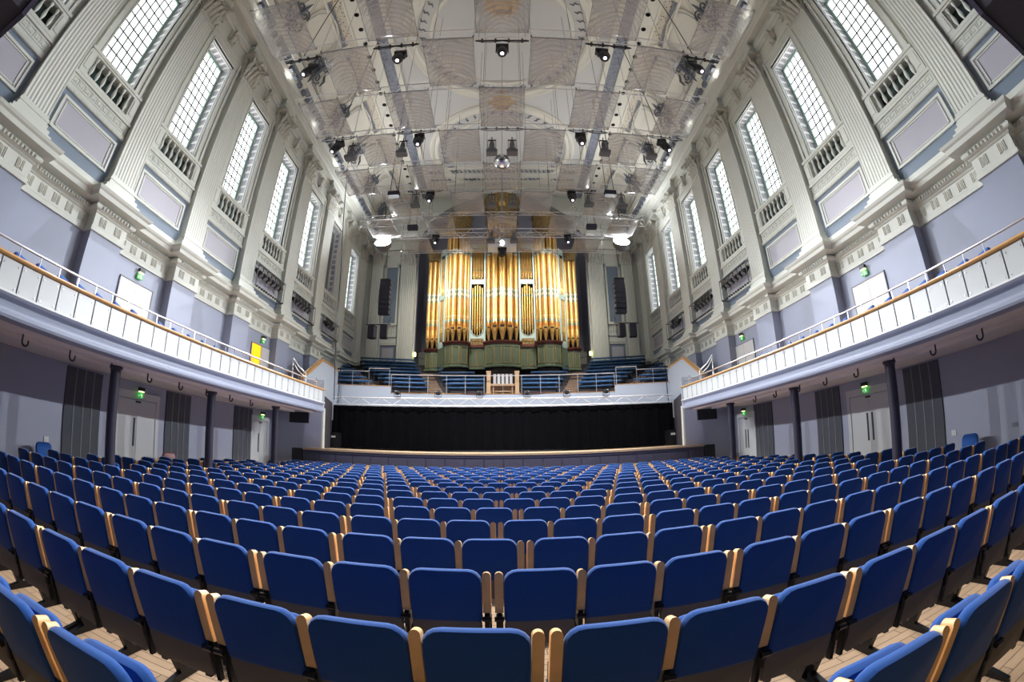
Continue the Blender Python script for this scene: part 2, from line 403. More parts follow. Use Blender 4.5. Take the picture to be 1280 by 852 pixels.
def bay_shaft(hw=.46, z0=7.40, z1=14.1, dp=.26, nf=8):
    m = MB(); m.zprism(fluted(hw, 0, dp, z0, z1, nf), z0, z1)
    # attic base
    m.box(-hw-.10,hw+.10,0,dp+.10,6.92,7.10); m.box(-hw-.08,hw+.08,0,dp+.08,7.10,7.20); m.box(-hw-.045,hw+.045,0,dp+.045,7.20,7.26)
    m.box(-hw-.06,hw+.06,0,dp+.06,7.26,7.33); m.box(-hw-.02,hw+.02,0,dp+.02,7.33,7.41)
    m.box(-hw-.02,hw+.02,0,dp+.02,z1-.07,z1)
    return m.mesh('pilaster', M['cream'])
def bay_capital(hw=.46, dp=.26, z0=14.1):
    m = MB()
    m.prism([(-hw,0),(-hw,.03),(hw,.03),(hw,0)], lambda p: (p[0],0,z0+p[1]), lambda p: (p[0],dp+.04,z0+p[1]))
    m.add([(-hw,0,z0),(hw,0,z0),(hw,dp-.13,z0),(-hw,dp-.13,z0),(-hw+.03,0,z0+1.08),(hw-.03,0,z0+1.08),(hw-.03,dp-.13,z0+1.08),(-hw+.03,dp-.13,z0+1.08)],
          [(0,3,2,1),(4,5,6,7),(0,1,5,4),(1,2,6,5),(2,3,7,6),(3,0,4,7)])
    for row, (zz, n, h, w, cu) in enumerate(((.02,5,.44,.155,.20),(.30,4,.50,.18,.28),(.58,3,.42,.17,.30))):
        for i in range(n):
            x = (i-(n-1)/2)*(2*hw/(n-.2)); m.leaf((x,dp-.06,z0+zz),(0,1,0),(1,0,0),w,h,cu)
        for s in (-1, 1): m.leaf((s*hw,dp*.5,z0+zz),(s,0,0),(0,1,0),w,h,cu)
    for s in (-1, 1):
        m.tube(spiral((s*(hw+.02),dp+.22,z0+.95),(s*.7,.7,0),(0,0,1),.19,.03,1.6,18), .04, 5)
        m.tube(spiral((s*.14,dp+.16,z0+.93),(-s,0,0),(0,0,1),.11,.02,1.5,14), .026, 5)
    m.box(-hw-.20,hw+.20,0,dp+.26,z0+1.08,z0+1.20)
    m.tube([(0,dp+.2,z0+1.1),(0,dp+.32,z0+1.14)], .09, 8)
    return m.mesh('capital', M['carved'])
MS = dict(frame=bay_frame(), reveal=bay_reveal(), sash=bay_sash(), muntin=bay_muntin(), glass=bay_glass(), blind=bay_blind(), bal=bay_balustrade(),
          baluster=baluster_mesh(), key=bay_key(), field=bay_field(), corbel=bay_corbel(), shaft=bay_shaft(), capital=bay_capital())

# lighting-rack bays have lamps over the panel; windows ------------------------------------------------
wn = 0
def make_window(loc, rz, blind=False, label=''):
    global wn; wn += 1
    w = tag(empty(f'window_{wn}', loc, rz), label, 'window', kind='structure')
    put('window_surround', MS['frame'], w); put('reveal', MS['reveal'], w)
    s = put('sash', MS['sash'], w); put('glazing_bars', MS['muntin'], s)
    put('glass', MS['glass'], w) if not blind else put('window_blind', MS['blind'], w)
    b = put('balustrade', MS['bal'], w)
    for i in range(7): put('baluster', MS['baluster'], b, (-.78+.26*i, 0, 0))
    return w
for s in (-1, 1):
    rz = -PI/2 if s < 0 else PI/2
    for k, y in enumerate(YB):
        make_window((s*HW, y, 0), rz, blind=(s < 0 and k == 6),
            label=(f'tall window with grey blind drawn, high on the left wall' if (s < 0 and k == 6) else f'tall multi-pane window, {ORD[7-k]} from the organ end of the {SIDE[s]} wall'))

# ================================================================== side walls
for s in (-1, 1):
    rz = -PI/2 if s < 0 else PI/2
    def X(d): return s*(HW-d)
    m = MB(); m.mi = 1
    ya, yb = -9, YEND+.4
    m.box(X(0), X(-.75), ya, yb, -.1, 3.0)                    # stalls level
    m.mi = 0; m.box(X(0), X(-.75), ya, yb, 3.0, 5.9)              # balcony level
    m.mi = 2
    m.box(X(0), X(-.75), ya, yb, 5.9, 9.0)
    m.box(X(0), X(-.75), ya, yb, OZ1, 20.2)
    edges = [ya]
    for y in YB: edges += [y-OH, y+OH]
    edges.append(yb)
    for a, b in zip(edges[0::2], edges[1::2]): m.box(X(0), X(-.75), a, b, 9.0, OZ1)
    for y in YB:
        m.box(X(-.30), X(-.75), y-OH, y+OH, 9.0, OZ0-.1)
        m.box(X(-.001), X(-.75), y-OH, y+OH, OZ0-.10, OZ0)
        m.box(X(-.52), X(-.75), y-OH, y+OH, OZ0, OZ1)
    # lower pilasters
    m.mi = 0
    for k in range(-1, 8):
        yc = YB[0]+BAY*k+BAY/2; m.box(X(0), X(.34), yc-.58, yc+.58, 3.0, 5.86)
    wall = tag(m.build(f'wall_{SIDE[s]}', [M['lav'], M['lavlow'], M['cream']]), f'tall {SIDE[s]} side wall, lilac below, cream classical order above', 'wall', kind='structure')
    for k, y in enumerate(YB):
        put('wall_panel', MS['field'], wall, (s*HW, y, 0), rz); put('key_band', MS['key'], wall, (s*HW, y, 0), rz); put('corbel', MS['corbel'], wall, (s*HW, y, 0), rz)
    for k in range(-1, 8):
        yc = YB[0]+BAY*k+BAY/2
        p = put('pilaster', MS['shaft'], wall, (s*HW, yc, 0), rz); put('capital', MS['capital'], p)
    # middle entablature, breaking forward over each pilaster
    path = [(X(0), ya)]
    for k in range(-1, 8):
        yc = YB[0]+BAY*k+BAY/2
        path += [(X(0), yc-.58), (X(.34), yc-.58), (X(.34), yc+.58), (X(0), yc+.58)]
    path = [p for p in path if p[1] <= YEND]
    path.append((X(0), YEND)) if abs(path[-1][0]) == HW else path.append((X(.34), YEND))
    prof = [(0,5.80),(.06,5.80),(.06,5.90),(.03,5.92),(.03,6.24),(.07,6.26),(.09,6.30)]
    prof += [(.10+.09*sin(a), 6.37-.075*cos(a)) for a in [PI*i/6 for i in range(7)]]
    prof += [(.13,6.46),(.40,6.50),(.42,6.60),(.47,6.64),(.50,6.70),(.46,6.72),(.14,6.82),(.14,6.94),(.05,6.98),(.05,7.08),(0,7.10)]
    e = MB(); e.sweep(path, prof, left=(s > 0)); ent = e.build('entablature', M['cream'], wall)
    # frieze of little upright bars and a leafy roll
    fr = MB()
    def along(fn):
        for (x0, y0), (x1, y1) in zip(path[:-1], path[1:]):
            if abs(y1-y0) > .2: fn(abs(x0), y0, y1)
    def bars(xa, y0, y1):
        n = max(1, int((y1-y0)/.42)); st = (y1-y0)/n
        for i in range(n):
            c = y0+st*(i+.5)
            for dy in (-.10, -.055, .055, .10): fr.box(s*(xa-.03), s*(xa-.055), c+dy-.012, c+dy+.012, 5.98, 6.20)
            fr.box(s*(xa-.03), s*(xa-.048), c-.018, c+.018, 6.0, 6.18)
            for j in range(5):
                fr.tube([(s*(xa-.19), c+(j-2)*st/5, 6.32), (s*(xa-.215), c+(j-2)*st/5, 6.40)], .03, 5)
    along(bars); fr.build('frieze_ornament', M['carved'], ent)
    # top entablature and cornice
    path2 = [(X(0), ya)]
    for k in range(-1, 8):
        yc = YB[0]+BAY*k+BAY/2
        path2 += [(X(0), yc-.52), (X(.26), yc-.52), (X(.26), yc+.52), (X(0), yc+.52)]
    path2 = [p for p in path2 if p[1] <= YEND-.2]+[(X(0), YEND)]
    e = MB(); e.sweep(path2, [(0,15.32),(.06,15.32),(.06,15.46),(.10,15.48),(.10,15.62),(.14,15.64),(.02,15.68),(.02,15.98),(0,16.0)], left=(s > 0))
    e.sweep([(X(0), ya), (X(0), YEND)], [(0,15.98),(.30,15.98),(.36,16.04),(.42,16.06),(.44,16.12),(.62,16.16),(.66,16.26),(.72,16.28),(.80,16.34),(.84,16.44),(.80,16.50),(0,16.50)], left=(s > 0))
    e.build('upper_cornice', M['cream'], wall)
    md = MB()
    y = -1.0
    while y < YEND-.3:
        md.box(X(.84), X(1.00), y, y+.26, 16.30, 16.52); y += .52
    md.build('modillion_row', M['scroll'], wall)

# ================================================================== ceiling
CZ = 19.8
cv = [(9.78,16.52),(9.58,17.3),(9.2,18.05),(8.7,18.75),(8.1,19.35),(7.45,CZ)]
m = MB(); m.mi = 0
m.box(-5.2,5.2,-9,YEND+3,CZ,CZ+.3)
for s in (-1, 1):
    m.mi = 1
    m.box(s*5.2, s*10.5, -9, YEND+3, CZ+.05, CZ+.35)
    for (x0, z0), (x1, z1) in zip(cv[:-1], cv[1:]):
        m.add([(s*x0,-9,z0),(s*x1,-9,z1),(s*x1,YEND,z1),(s*x0,YEND,z0),(s*(x0+.3),-9,z0+.1),(s*(x1+.3),-9,z1+.1),(s*(x1+.3),YEND,z1+.1),(s*(x0+.3),YEND,z0+.1)],
              [(0,1,2,3),(7,6,5,4),(0,4,5,1),(3,2,6,7),(0,3,7,4),(1,5,6,2)])
ceiling = tag(m.build('ceiling', [M['ceil'], M['warm']]), 'high plaster ceiling with circles, bands and a coved edge', 'ceiling', kind='structure')
# long bands
for s in (-1, 1):
    b = MB(); b.box(s*5.2, s*5.45, -9, YEND, CZ-.16, CZ+.05); b.box(s*6.05, s*6.25, -9, YEND, CZ-.14, CZ+.05); b.box(s*6.25, s*7.05, -9, YEND, CZ-.05, CZ+.05)
    b.box(s*7.05, s*7.15, -9, YEND, CZ-.14, CZ+.05); b.box(s*7.75, s*7.85, -9, YEND, CZ-.40, CZ-.1); b.build('ceiling_beam', M['warm'], ceiling)
    b = MB(); b.box(s*5.45, s*6.05, -9, YEND, CZ-.03, CZ+.04)
    b.build('scroll_band', M['frond'], ceiling)
    b = MB(); b.box(s*7.15, s*7.62, -9, YEND, CZ-.12, CZ+.05); b.build('pierced_band', M['speckle'], ceiling)
    # cove ribs at the pilasters, panels between, grooves
    for k in range(-1, 8):
        yc = YB[0]+BAY*k+BAY/2
        r = MB()
        for (x0, z0), (x1, z1) in zip(cv[:-1], cv[1:]):
            r.add([(s*x0,yc-.30,z0),(s*x1,yc-.30,z1),(s*x1,yc+.30,z1),(s*x0,yc+.30,z0),(s*(x0-.10),yc-.30,z0-.06),(s*(x1-.10),yc-.30,z1-.06),(s*(x1-.10),yc+.30,z1-.06),(s*(x0-.10),yc+.30,z0-.06)],
                  [(0,1,2,3),(7,6,5,4),(0,4,5,1),(3,2,6,7),(0,3,7,4),(1,5,6,2)])
        rib = r.build('cove_rib', M['warm'], ceiling)
        o = MB(); cx, cz = s*8.75, 18.35
        uu, vv = Vector((0,1,0)), Vector((-s*.55,0,.83))
        for (a, b_) in ((.28,.35),(-.28,.35),(.28,-.35),(-.28,-.35)):
            o.tube(spiral(Vector((cx,yc,cz))+uu*a+vv*b_, uu, vv*(1 if b_ > 0 else -1), .30, .04, 1.6, 22, a0=(0 if a > 0 else PI)), .045, 5)
        o.tube([Vector((cx-s*.03,yc,cz))+vv*t for t in (-.95,-.4,.3,.95)], [.03,.12,.12,.03], 6)
        for a in (-.5, .5):
            o.tube([Vector((cx,yc+a*.9,cz-.9*.83))+vv*0, Vector((cx,yc+a*1.4,cz-.2)), Vector((cx,yc+a*.9,cz+.6))], [.03,.07,.03], 5)
        o.build('scroll_ornament', M['scroll'], rib)
    def on_cove(t):     # t 0..1 along the curve
        f = t*(len(cv)-1); i = min(int(f), len(cv)-2); f -= i
        return cv[i][0]+(cv[i+1][0]-cv[i][0])*f, cv[i][1]+(cv[i+1][1]-cv[i][1])*f
    for k in range(0, 8):
        yc = YB[k]; g = MB()
        for inset, thick, mi in ((0, .05, 0), (.14, .03, 1)):
            g.mi = mi; hw_ = 1.22-inset; outl = []
            ts = [.40+inset*.22, .88-inset*.22]
            c = .22
            for (u, t) in ((-hw_+c,ts[0]),(hw_-c,ts[0]),(hw_-c*.6,ts[0]+.03),(hw_,ts[0]+.10),(hw_,(ts[0]+ts[1])/2),(hw_,ts[1]-.10),(hw_-c*.6,ts[1]-.03),(hw_-c,ts[1]),(0,ts[1]+.03),(-hw_+c,ts[1]),(-hw_+c*.6,ts[1]-.03),(-hw_,ts[1]-.10),(-hw_,(ts[0]+ts[1])/2),(-hw_,ts[0]+.10),(-hw_+c*.6,ts[0]+.03)):
                x, z = on_cove(t); outl.append(Vector((s*(x-.07), yc+u, z-.03)))
            outl.append(outl[0]); g.tube(outl, thick, 6)
        g.build('cove_panel_moulding', [M['warm'], M['ceil']], ceiling)
    for t0, t1, of, mm, nm in ((.22,.27,.10,'frond','groove_band'),(.27,.34,.16,'warm','cove_beam'),(.34,.37,.07,'frond','groove_band'),(.90,.93,.08,'frond','groove_band')):
        q = MB(); (xa, za), (xb, zb) = on_cove(t0), on_cove(t1)
        q.prism([(xa,za),(xb,zb),(xb-of,zb-of*.5),(xa-of,za-of*.5)], lambda p: (s*p[0],-9,p[1]), lambda p: (s*p[0],YEND,p[1])); q.build(nm, M[mm], ceiling)
    # recessed downlights
    y = 2.2
    while y < 27:
        d = MB(); d.lathe([(.12,0),(.12,.05),(.085,.055),(.085,-.02),(.12,-.02),(.12,0)], (s*6.65,y,CZ-.06), 12)
        d.mi = 1; d.lathe([(0,.03),(.09,.03)], (s*6.65,y,CZ-.10), 12)
        d.build('recessed_downlight', [M['black'], M['black']], ceiling); y += .93
# circles
def ring(cx, cy, r, prof, n=72, a0=0, a1=2*PI, mats=None, name='ring_moulding'):
    q = MB(); vs = []; fs = []; k = len(prof)
    for i in range(n+1):
        a = a0+(a1-a0)*i/n
        for dr, z in prof: vs.append((cx+(r+dr)*cos(a), cy+(r+dr)*sin(a), CZ+z))
    for i in range(n):
        for j in range(k-1): fs.append((i*k+j, i*k+j+1, (i+1)*k+j+1, (i+1)*k+j))
    q.add(vs, fs); return q.build(name, mats or M['warm'], ceiling, smooth=30)
for cy in (4.0, 13.45, 23.0):
    ring(0, cy, 4.35, [(-.30,.01),(-.28,-.10),(-.18,-.16),(-.10,-.14),(0,-.10),(.10,-.14),(.20,-.18),(.30,-.10),(.32,.01)])
    dr = MB()
    for i in range(44):
        a = 2*PI*i/44; c, s_ = cos(a), sin(a); p = Vector((3.78*c, cy+3.78*s_, CZ-.03)); u = Vector((c,s_,0)); v = Vector((-s_,c,0))
        dr.tube([p-u*.16-v*.10, p-u*.04+v*.05, p+u*.06-v*.04, p+u*.18+v*.12], [.02,.04,.04,.02], 5)
    dr.build('ring_ornament', M['scroll'], ceiling)
    ring(0, cy, 3.35, [(-.10,.01),(-.08,-.06),(.08,-.06),(.10,.01)])
# gilded roses
for cy in (11.5, 18.2):
    rs = MB(); rs.lathe([(.75,0),(.75,-.05),(.6,-.12),(.55,-.2),(.35,-.28),(.12,-.40),(.0,-.44)], (0,cy,CZ), 24)
    for i in range(16):
        a = 2*PI*i/16; rs.leaf((.42*cos(a), cy+.42*sin(a), CZ-.38), (cos(a),sin(a),0), (-sin(a),cos(a),0), .22, .30, .38)
    rs.build('gilded_rose', M['gilt'], ceiling)
# cross bands near the organ end
cb = MB()
for y, h, d in ((24.6,.25,.10),(25.3,.5,.16),(26.3,.2,.22),(26.9,.35,.12),(27.6,.3,.3)): cb.box(-5.2, 5.2, y, y+h, CZ-d, CZ+.02)
cb.build('cross_beam', M['warm'], ceiling)
cb = MB()
for i in range(34):
    x = -5.0+.3*i; cb.tube([(x,24.95,CZ-.03),(x+.08,25.05,CZ-.08),(x+.05,25.2,CZ-.08),(x+.17,25.25,CZ-.03)], .03, 5); cb.tube([(x,26.05,CZ-.05),(x+.14,26.2,CZ-.05)], .045, 5)
cb.build('cross_ornament', M['scroll'], ceiling)

# ================================================================== end wall with the organ recess
m = MB(); m.mi = 0
RX = 6.0
for s in (-1, 1):
    m.box(s*RX, s*10.65, YEND, YEND+.5, 5.0, 20.0)
    m.box(s*RX, s*10.65, YEND, YEND+.5, 0, 5.0)
    m.mi = 1; m.box(s*RX, s*(RX-.03), YEND+.02, YEND+2.6, 0, 20.0); m.mi = 0
# arched head
arc = [(RX,15.6)]+[(RX*cos(a), 15.6+4.3*sin(a)) for a in [PI/2*i/14 for i in range(1, 14)]]+[(0,19.9)]
for s in (-1, 1):
    for (x0, z0), (x1, z1) in zip(arc[:-1], arc[1:]):
        m.add([(s*x0,YEND,z0),(s*x1,YEND,z1),(s*x1,YEND,20.1),(s*x0,YEND,20.1),(s*x0,YEND+.5,z0),(s*x1,YEND+.5,z1),(s*x1,YEND+.5,20.1),(s*x0,YEND+.5,20.1)],
              [(0,1,2,3),(7,6,5,4),(0,4,5,1)])
m.mi = 1; m.box(-RX-.2,RX+.2,YEND+2.6,YEND+2.9,0,20.2)
endw = tag(m.build('wall_front', [M['cream'], M['recess']]), 'far end wall with a dark arched recess behind the organ', 'wall', kind='structure')
for s in (-1, 1):
    # fluted piers
    def pier(x, hw_, nf):
        p = MB(); p.zprism([(-a, -b) for a, b in fluted(hw_, 0, .26, 0, 0, nf)], 7.0, 14.2); p.box(-hw_-.08,hw_+.08,-.36,0,6.6,6.85); p.box(-hw_-.04,hw_+.04,-.31,0,6.85,7.0)
        o = p.build('pilaster', M['cream'], endw, (s*x, YEND, 0))
        put('capital', MS['capital'], o, None, PI)
    pier(6.62, .55, 8); pier(8.95, .42, 6)
    n = MB(); n.mi = 1; n.box(s*7.35, s*8.35, YEND-.03, YEND, 9.9, 14.0)
    n.mi = 0
    n.box(s*7.28, s*7.42, YEND-.14, YEND, 9.8, 14.2); n.box(s*8.28, s*8.42, YEND-.14, YEND, 9.8, 14.2); n.box(s*7.28, s*8.42, YEND-.14, YEND, 14.0, 14.2); n.box(s*7.25, s*8.45, YEND-.18, YEND, 9.68, 9.8)
    n.box(s*7.25, s*8.45, YEND-.2, YEND, 8.85, 9.0); n.box(s*7.25, s*8.45, YEND-.08, YEND, 8.45, 8.85)
    n.mi = 1; n.box(s*7.30, s*8.40, YEND-.03, YEND, 6.4, 8.35); n.mi = 2; n.box(s*7.45, s*8.25, YEND-.07, YEND, 6.6, 8.1)
    n.mi = 0; n.box(s*7.28, s*8.42, YEND-.12, YEND, 8.30, 8.40)
    nich = n.build('blind_niche', [M['cream'], M['slate'], M['panel']], endw)
    for i in range(6): put('baluster', MS['baluster'], nich, (s*(7.38+.19*i), YEND-.07, -.06))
    e = MB(); e.box(s*RX, s*9.9, YEND-.35, YEND, 15.3, 15.6); e.box(s*RX, s*9.9, YEND-.30, YEND, 15.6, 16.0); e.box(s*RX, s*9.9, YEND-.8, YEND, 16.1, 16.5); e.box(s*RX, s*9.9, YEND-.6, YEND, 16.0, 16.1)
    e.build('upper_cornice', M['cream'], endw)
    # scrollwork spandrel
    sp = MB()
    for i in range(26):
        x = random.uniform(5.2, 8.6); z = random.uniform(16.9, 19.4)
        if x < RX*cos(min(1.5, max(0, (z-15.6)/4.3)))+.6: x += 1.6
        r = random.uniform(.22, .42); sg = random.choice((-1, 1))
        sp.tube(spiral((s*min(x,8.9), YEND-.05, z), (sg,0,0), (0,0,1), r, .04, 1.5, 18, a0=random.uniform(0,6)), .04, 5)
    sp.build('scroll_ornament', M['white'], endw)
# grey jamb boards beside the organ
# rear gallery overhead and rear wall
m = MB(); m.box(-10.6,10.6,-9.4,-9,0,20); tag(m.build('wall_back', M['hall']), 'dark rear wall of the hall behind the seats', 'wall', kind='structure')
# ================================================================== overhead rear gallery (dark side cheeks seen in the top corners)
for s in (-1, 1):
    m = MB(); m.mi = 0; m.box(s*7.4, s*9.88, -8.9, 1.0, 7.1, 16.2); m.mi = 1; m.box(s*7.3, s*9.89, .98, 1.08, 7.0, 16.3)
    g = m.build(f'wall_gallery_{SIDE[s]}', [M['hall'], M['purple']])
    tag(g, f'dark purple cheek of the rear gallery in the upper {SIDE[s]} corner', 'wall', kind='structure')

# ================================================================== side balconies
XF, YE = 6.8, 15.85
PX = -1
def exit_sign(loc, rz, label, scale=.85):
    e = empty('exit_sign', loc, rz); e.scale = (scale,)*3; tag(e, label, 'sign', 'green exit signs above the doors')
    m = MB(); m.box(-.13,.13,.0,.05,-.09,.09); m.build('sign_face', M['green'], e)
    m = MB(); m.box(-.12,.12,.0,.12,.13,.25); m.box(-.03,.03,.02,.05,.09,.13); m.build('housing', M['black'], e)
    m = MB(); m.box(-.10,.10,.02,.10,.10,.131); m.build('lamp', M['glow'], e)
    m = MB(); f0, f1 = .05, .056
    m.tube([(-.02,f1,.055),(-.02,f1,.050)], .014, 8)
    m.tube([(-.02,f1,.035),(-.035,f1,-.01)], .014, 6); m.tube([(-.035,f1,-.01),(-.005,f1,-.035),(-.015,f1,-.07)], .009, 6)
    m.tube([(-.035,f1,-.01),(-.06,f1,-.03),(-.08,f1,-.065)], .009, 6); m.tube([(-.02,f1,.03),(.015,f1,.01),(.03,f1,.03)], .007, 6); m.tube([(-.025,f1,.03),(-.06,f1,.015),(-.065,f1,-.01)], .007, 6)
    m.box(.055,.10,f0,f1,-.02,-.005); m.prism([(.095,-.035),(.12,-.0125),(.095,.01)], lambda p: (p[0],f0,p[1]), lambda p: (p[0],f1,p[1]))
    m.build('running_figure', M['pict'], e)
    return e
def seat_back_small():
    m = MB(); m.slab(0,.46,.42,.86,0,.09,.09,.03,.22); return m.mesh('backrest', M['blue'], 50)
MS['bseat_back'] = seat_back_small()
m = MB(); m.slab(0,.46,.36,.46,.10,.50,.04,.03,0); MS['bseat_pad'] = m.mesh('seat_pad', M['blue'], 50)
m = MB(); m.box(-.25,-.22,.05,.4,0,.6); m.box(.22,.25,.05,.4,0,.6); MS['bseat_leg'] = m.mesh('seat_frame', M['pan'])
ypan = [2.51+.42*i for i in range(32)]
for s in (-1, 1):
    def X(x): return s*x
    b = tag(empty('balcony', (s*XF, YE, 2.76)), f'long {SIDE[s]} side balcony with white panelled front and oak rail', 'balcony')
    off = Vector((-s*XF, -YE, -2.76))
    def bp(mbx, name, mats, parent=b, smooth=None):
        o = mbx.build(name, mats, parent, None, 0, smooth); o.location = off if parent is b else (0,0,0); return o
    m = MB(); m.mi = 0
    m.box(X(XF+.25), X(HW), -8.9, YE-.1, 2.86, 3.0); m.box(X(8.2), X(HW), -8.9, YE+1.4, 2.9, 3.22)
    m.mi = 1
    for x0, x1, z in ((6.95,7.25,2.76),(7.25,7.42,2.70),(7.42,8.10,2.78),(8.10,8.35,2.70),(8.35,9.9,2.74)): m.box(X(x0), X(x1), -8.9, YE-.02, z, 2.9)
    bp(m, 'balcony_slab', [M['tread'], M['soffit']])
    m = MB(); prof = [(.30,2.74),(.10,2.74),(.02,2.76),(0,2.80),(0,2.84),(.04,2.86),(.05,2.90),(.09,2.96),(.10,3.0),(.06,3.02),(.03,3.03),(.0,3.05),(-.02,3.08),(0,3.105),(.04,3.11),(.3,3.11)]
    m.sweep([(X(XF+.02), -8.9), (X(XF+.02), YE), (X(XF+2.2), YE+.9)], [(-o, z) for o, z in prof], left=(s > 0), closed=True); bp(m, 'fascia', M['lav'])
    m = MB(); m.sweep([(X(XF+.03), -8.9), (X(XF+.03), YE-.02)], [(0,3.085),(.035,3.085),(.035,3.115),(0,3.115)], left=(s > 0), closed=True); bp(m, 'nosing_strip', M['white'])
    m = MB(); m.box(X(XF+.10), X(XF+.16), -8.9, YE-.05, 3.1, 3.57); bp(m, 'upstand', M['line'])
    pm = MB(); pm.box(X(.06), X(.085), -.195, .195, 3.115, 3.55); pm.mi = 1
    for a in (-.15, .15):
        for z in (3.17, 3.49): pm.tube([(X(.045), a, z), (X(.06), a, z)], .012, 8)
    pme = pm.mesh('front_panel', [M['balwhite'], M['steel']])
    for y in ypan+[2.51-.42*i for i in range(1, 5)]:
        o = put('front_panel', pme, b); o.location = off+Vector((s*XF, y+.0, 0))
    m = MB(); m.zprism([(0,0)], 0, 0) if False else None
    prof = [(.10+.055*cos(a)*1.2, 3.60+.038*sin(a)) for a in [2*PI*i/12 for i in range(12)]]
    m.sweep([(X(XF-.02), -8.9), (X(XF-.02), YE+.02)], [(-o, z) for o, z in prof], left=(s > 0), closed=True); bp(m, 'oak_handrail', M['oak'], smooth=60)
    m = MB(); m.tube([(X(XF+.07),-8.9,3.80),(X(XF+.07),14.2,3.80),(X(XF+.07),YE-.1,3.80)], .02, 8); bp(m, 'tube_rail', M['steel'], smooth=60)
    pm = MB(); pm.tube([(X(.07),0,3.62),(X(.07),0,3.80)], .012, 6); pme = pm.mesh('rail_post', M['steel'])
    for i in range(30):
        o = put('rail_post', pme, b); o.location = off+Vector((s*XF, 3.02+.44*i, 0))
    # columns
    for k, y in enumerate((6.2, 9.70, 13.35)):
        c = MB(); c.lathe([(.16,0),(.16,.05),(.115,.08),(.115,2.60),(.12,2.62),(.15,2.64),(.15,2.69)], (0,0,0), 20)
        tag(c.build('iron_column', M['column'], None, (s*7.58, y, 0), 0, 40), f'slim dark column under the {SIDE[s]} balcony, {["nearest the camera","middle of three","nearest the stage"][k]}', 'column', 'dark columns under the balconies')
    # J-shaped brackets under the soffit
    for k in range(8):
        y = 3.87+1.15*k
        h = MB(); h.tube([(0,0,.0),(0,0,-.13)]+[(0,.07-.07*cos(a),-.13-.06*sin(a)) for a in [PI*i/6 for i in range(1, 6)]]+[(0,.14,-.09)], .019, 6); h.box(-.03,.03,-.03,.03,0,.02)
        tag(h.build('soffit_hook', M['black'], None, (s*7.72, y, 2.755), 0, 60), f'small J-shaped bracket under the {SIDE[s]} balcony, {ORD[k]} counting towards the stage', 'bracket', 'J-shaped brackets under the balconies')
    # doors under the balcony
    for k, y in enumerate((9.05, 16.1)):
        rz = -PI/2 if s < 0 else PI/2; w = .78 if k == 0 else .58
        d = tag(empty(f'door_{1+k+2*(s > 0)}', (s*HW, y, 0), rz), f'white double door under the {SIDE[s]} balcony, {"nearer the camera" if k == 0 else "nearer the stage"}', 'door', kind='structure')
        m = MB()
        for a in (-1, 1): m.box(a*w, a*(w+.14), 0, .06, 0, 2.34)
        m.box(-w-.14,w+.14,0,.061,2.28,2.48); m.build('door_frame', M['door'], d)
        for a in (-1, 1):
            m = MB(); m.box(a*.004, a*w, 0, .035, .01, 2.26); lf = m.build('door_leaf', M['door'], d)
            if s < 0 and a < 0: continue
            m = MB(); x = a*.10
            m.box(x-.035, x+.035, .035, .042, 1.02, 1.78); m.build('vision_panel', M['black'], lf)
        m = MB(); m.box(-.09,.09,.036,.075,2.19,2.235); m.build('door_closer', M['black'], d)
        exit_sign((s*(HW-.1), y, 2.40 if k == 0 else 2.44), rz, f'green exit sign over the {"nearer" if k == 0 else "farther"} white door under the {SIDE[s]} balcony')
    # dark acoustic panels
    for k, (y0, y1) in enumerate(((6.42,7.63),(10.3,11.5),(14.15,15.45))):
        p = tag(empty('acoustic_baffle', (s*HW, (y0+y1)/2, 0)), f'dark grey battened wall panel under the {SIDE[s]} balcony, {["nearest the camera","middle of three","nearest the stage"][k]}', 'wall panel', 'dark battened wall panels')
        hw_ = (y1-y0)/2; m = MB(); m.box(0, -s*.04, -hw_, hw_, .08, 2.70); m.build('fabric_face', M['fabricdark'], p)
        for i in range(1, 4): m = MB(); yy = -hw_+2*hw_*i/4; m.box(-s*.04, -s*.055, yy-.012, yy+.012, .08, 2.70); m.build('batten', M['line'], p)
    # doors on the balcony
    for k, (y, wd) in enumerate(((8.31, .68), (15.75, .78))):
        rz = -PI/2 if s < 0 else PI/2
        opn = (s < 0 and k == 1)
        d = tag(empty(f'door_{5+k+2*(s > 0)}', (s*HW, y, 3.2), rz), f'{"half-open white double door with orange light" if opn else "white double door"} on the {SIDE[s]} balcony, {"nearer the camera" if k == 0 else "nearer the organ"}', 'door', kind='structure')
        m = MB()
        for a in (-1, 1): m.box(a*wd, a*(wd+.03), 0, .05, 0, 2.11)
        m.box(-wd-.03,wd+.03,0,.051,2.09,2.12); m.build('door_frame', M['line'], d)
        for a in (-1, 1):
            if opn and a > 0:
                m = MB(); m.box(.02, wd, .0, .012, .01, 2.09); m.build('lit_corridor', M['orange'], d); continue
            m = MB(); m.box(a*.004, a*wd, 0, .035, .01, 2.09); m.build('door_leaf', M['door'], d)
        exit_sign((s*(HW-.05), y, 5.50), rz, f'green exit sign over the {"nearer" if k == 0 else "farther"} door on the {SIDE[s]} balcony')
    # blue seats glimpsed over the rail
    for k, y in enumerate((3.4,3.92,4.47,4.96,5.45,6.0,6.55,7.45,8.0,8.6,9.2,9.8)):
        q = tag(empty('balcony_chair', (s*7.75, y, 3.06), -PI/2*s+s*.5), f'blue balcony seat showing above the {SIDE[s]} oak rail, {ORD[k]} from the camera end', 'seat', 'blue seats on the side balconies')
        q.rotation_euler = (0,0, PI/2*s-.5*s)
        put('backrest', MS['bseat_back'], q); put('seat_pad', MS['bseat_pad'], q); put('seat_frame', MS['bseat_leg'], q)
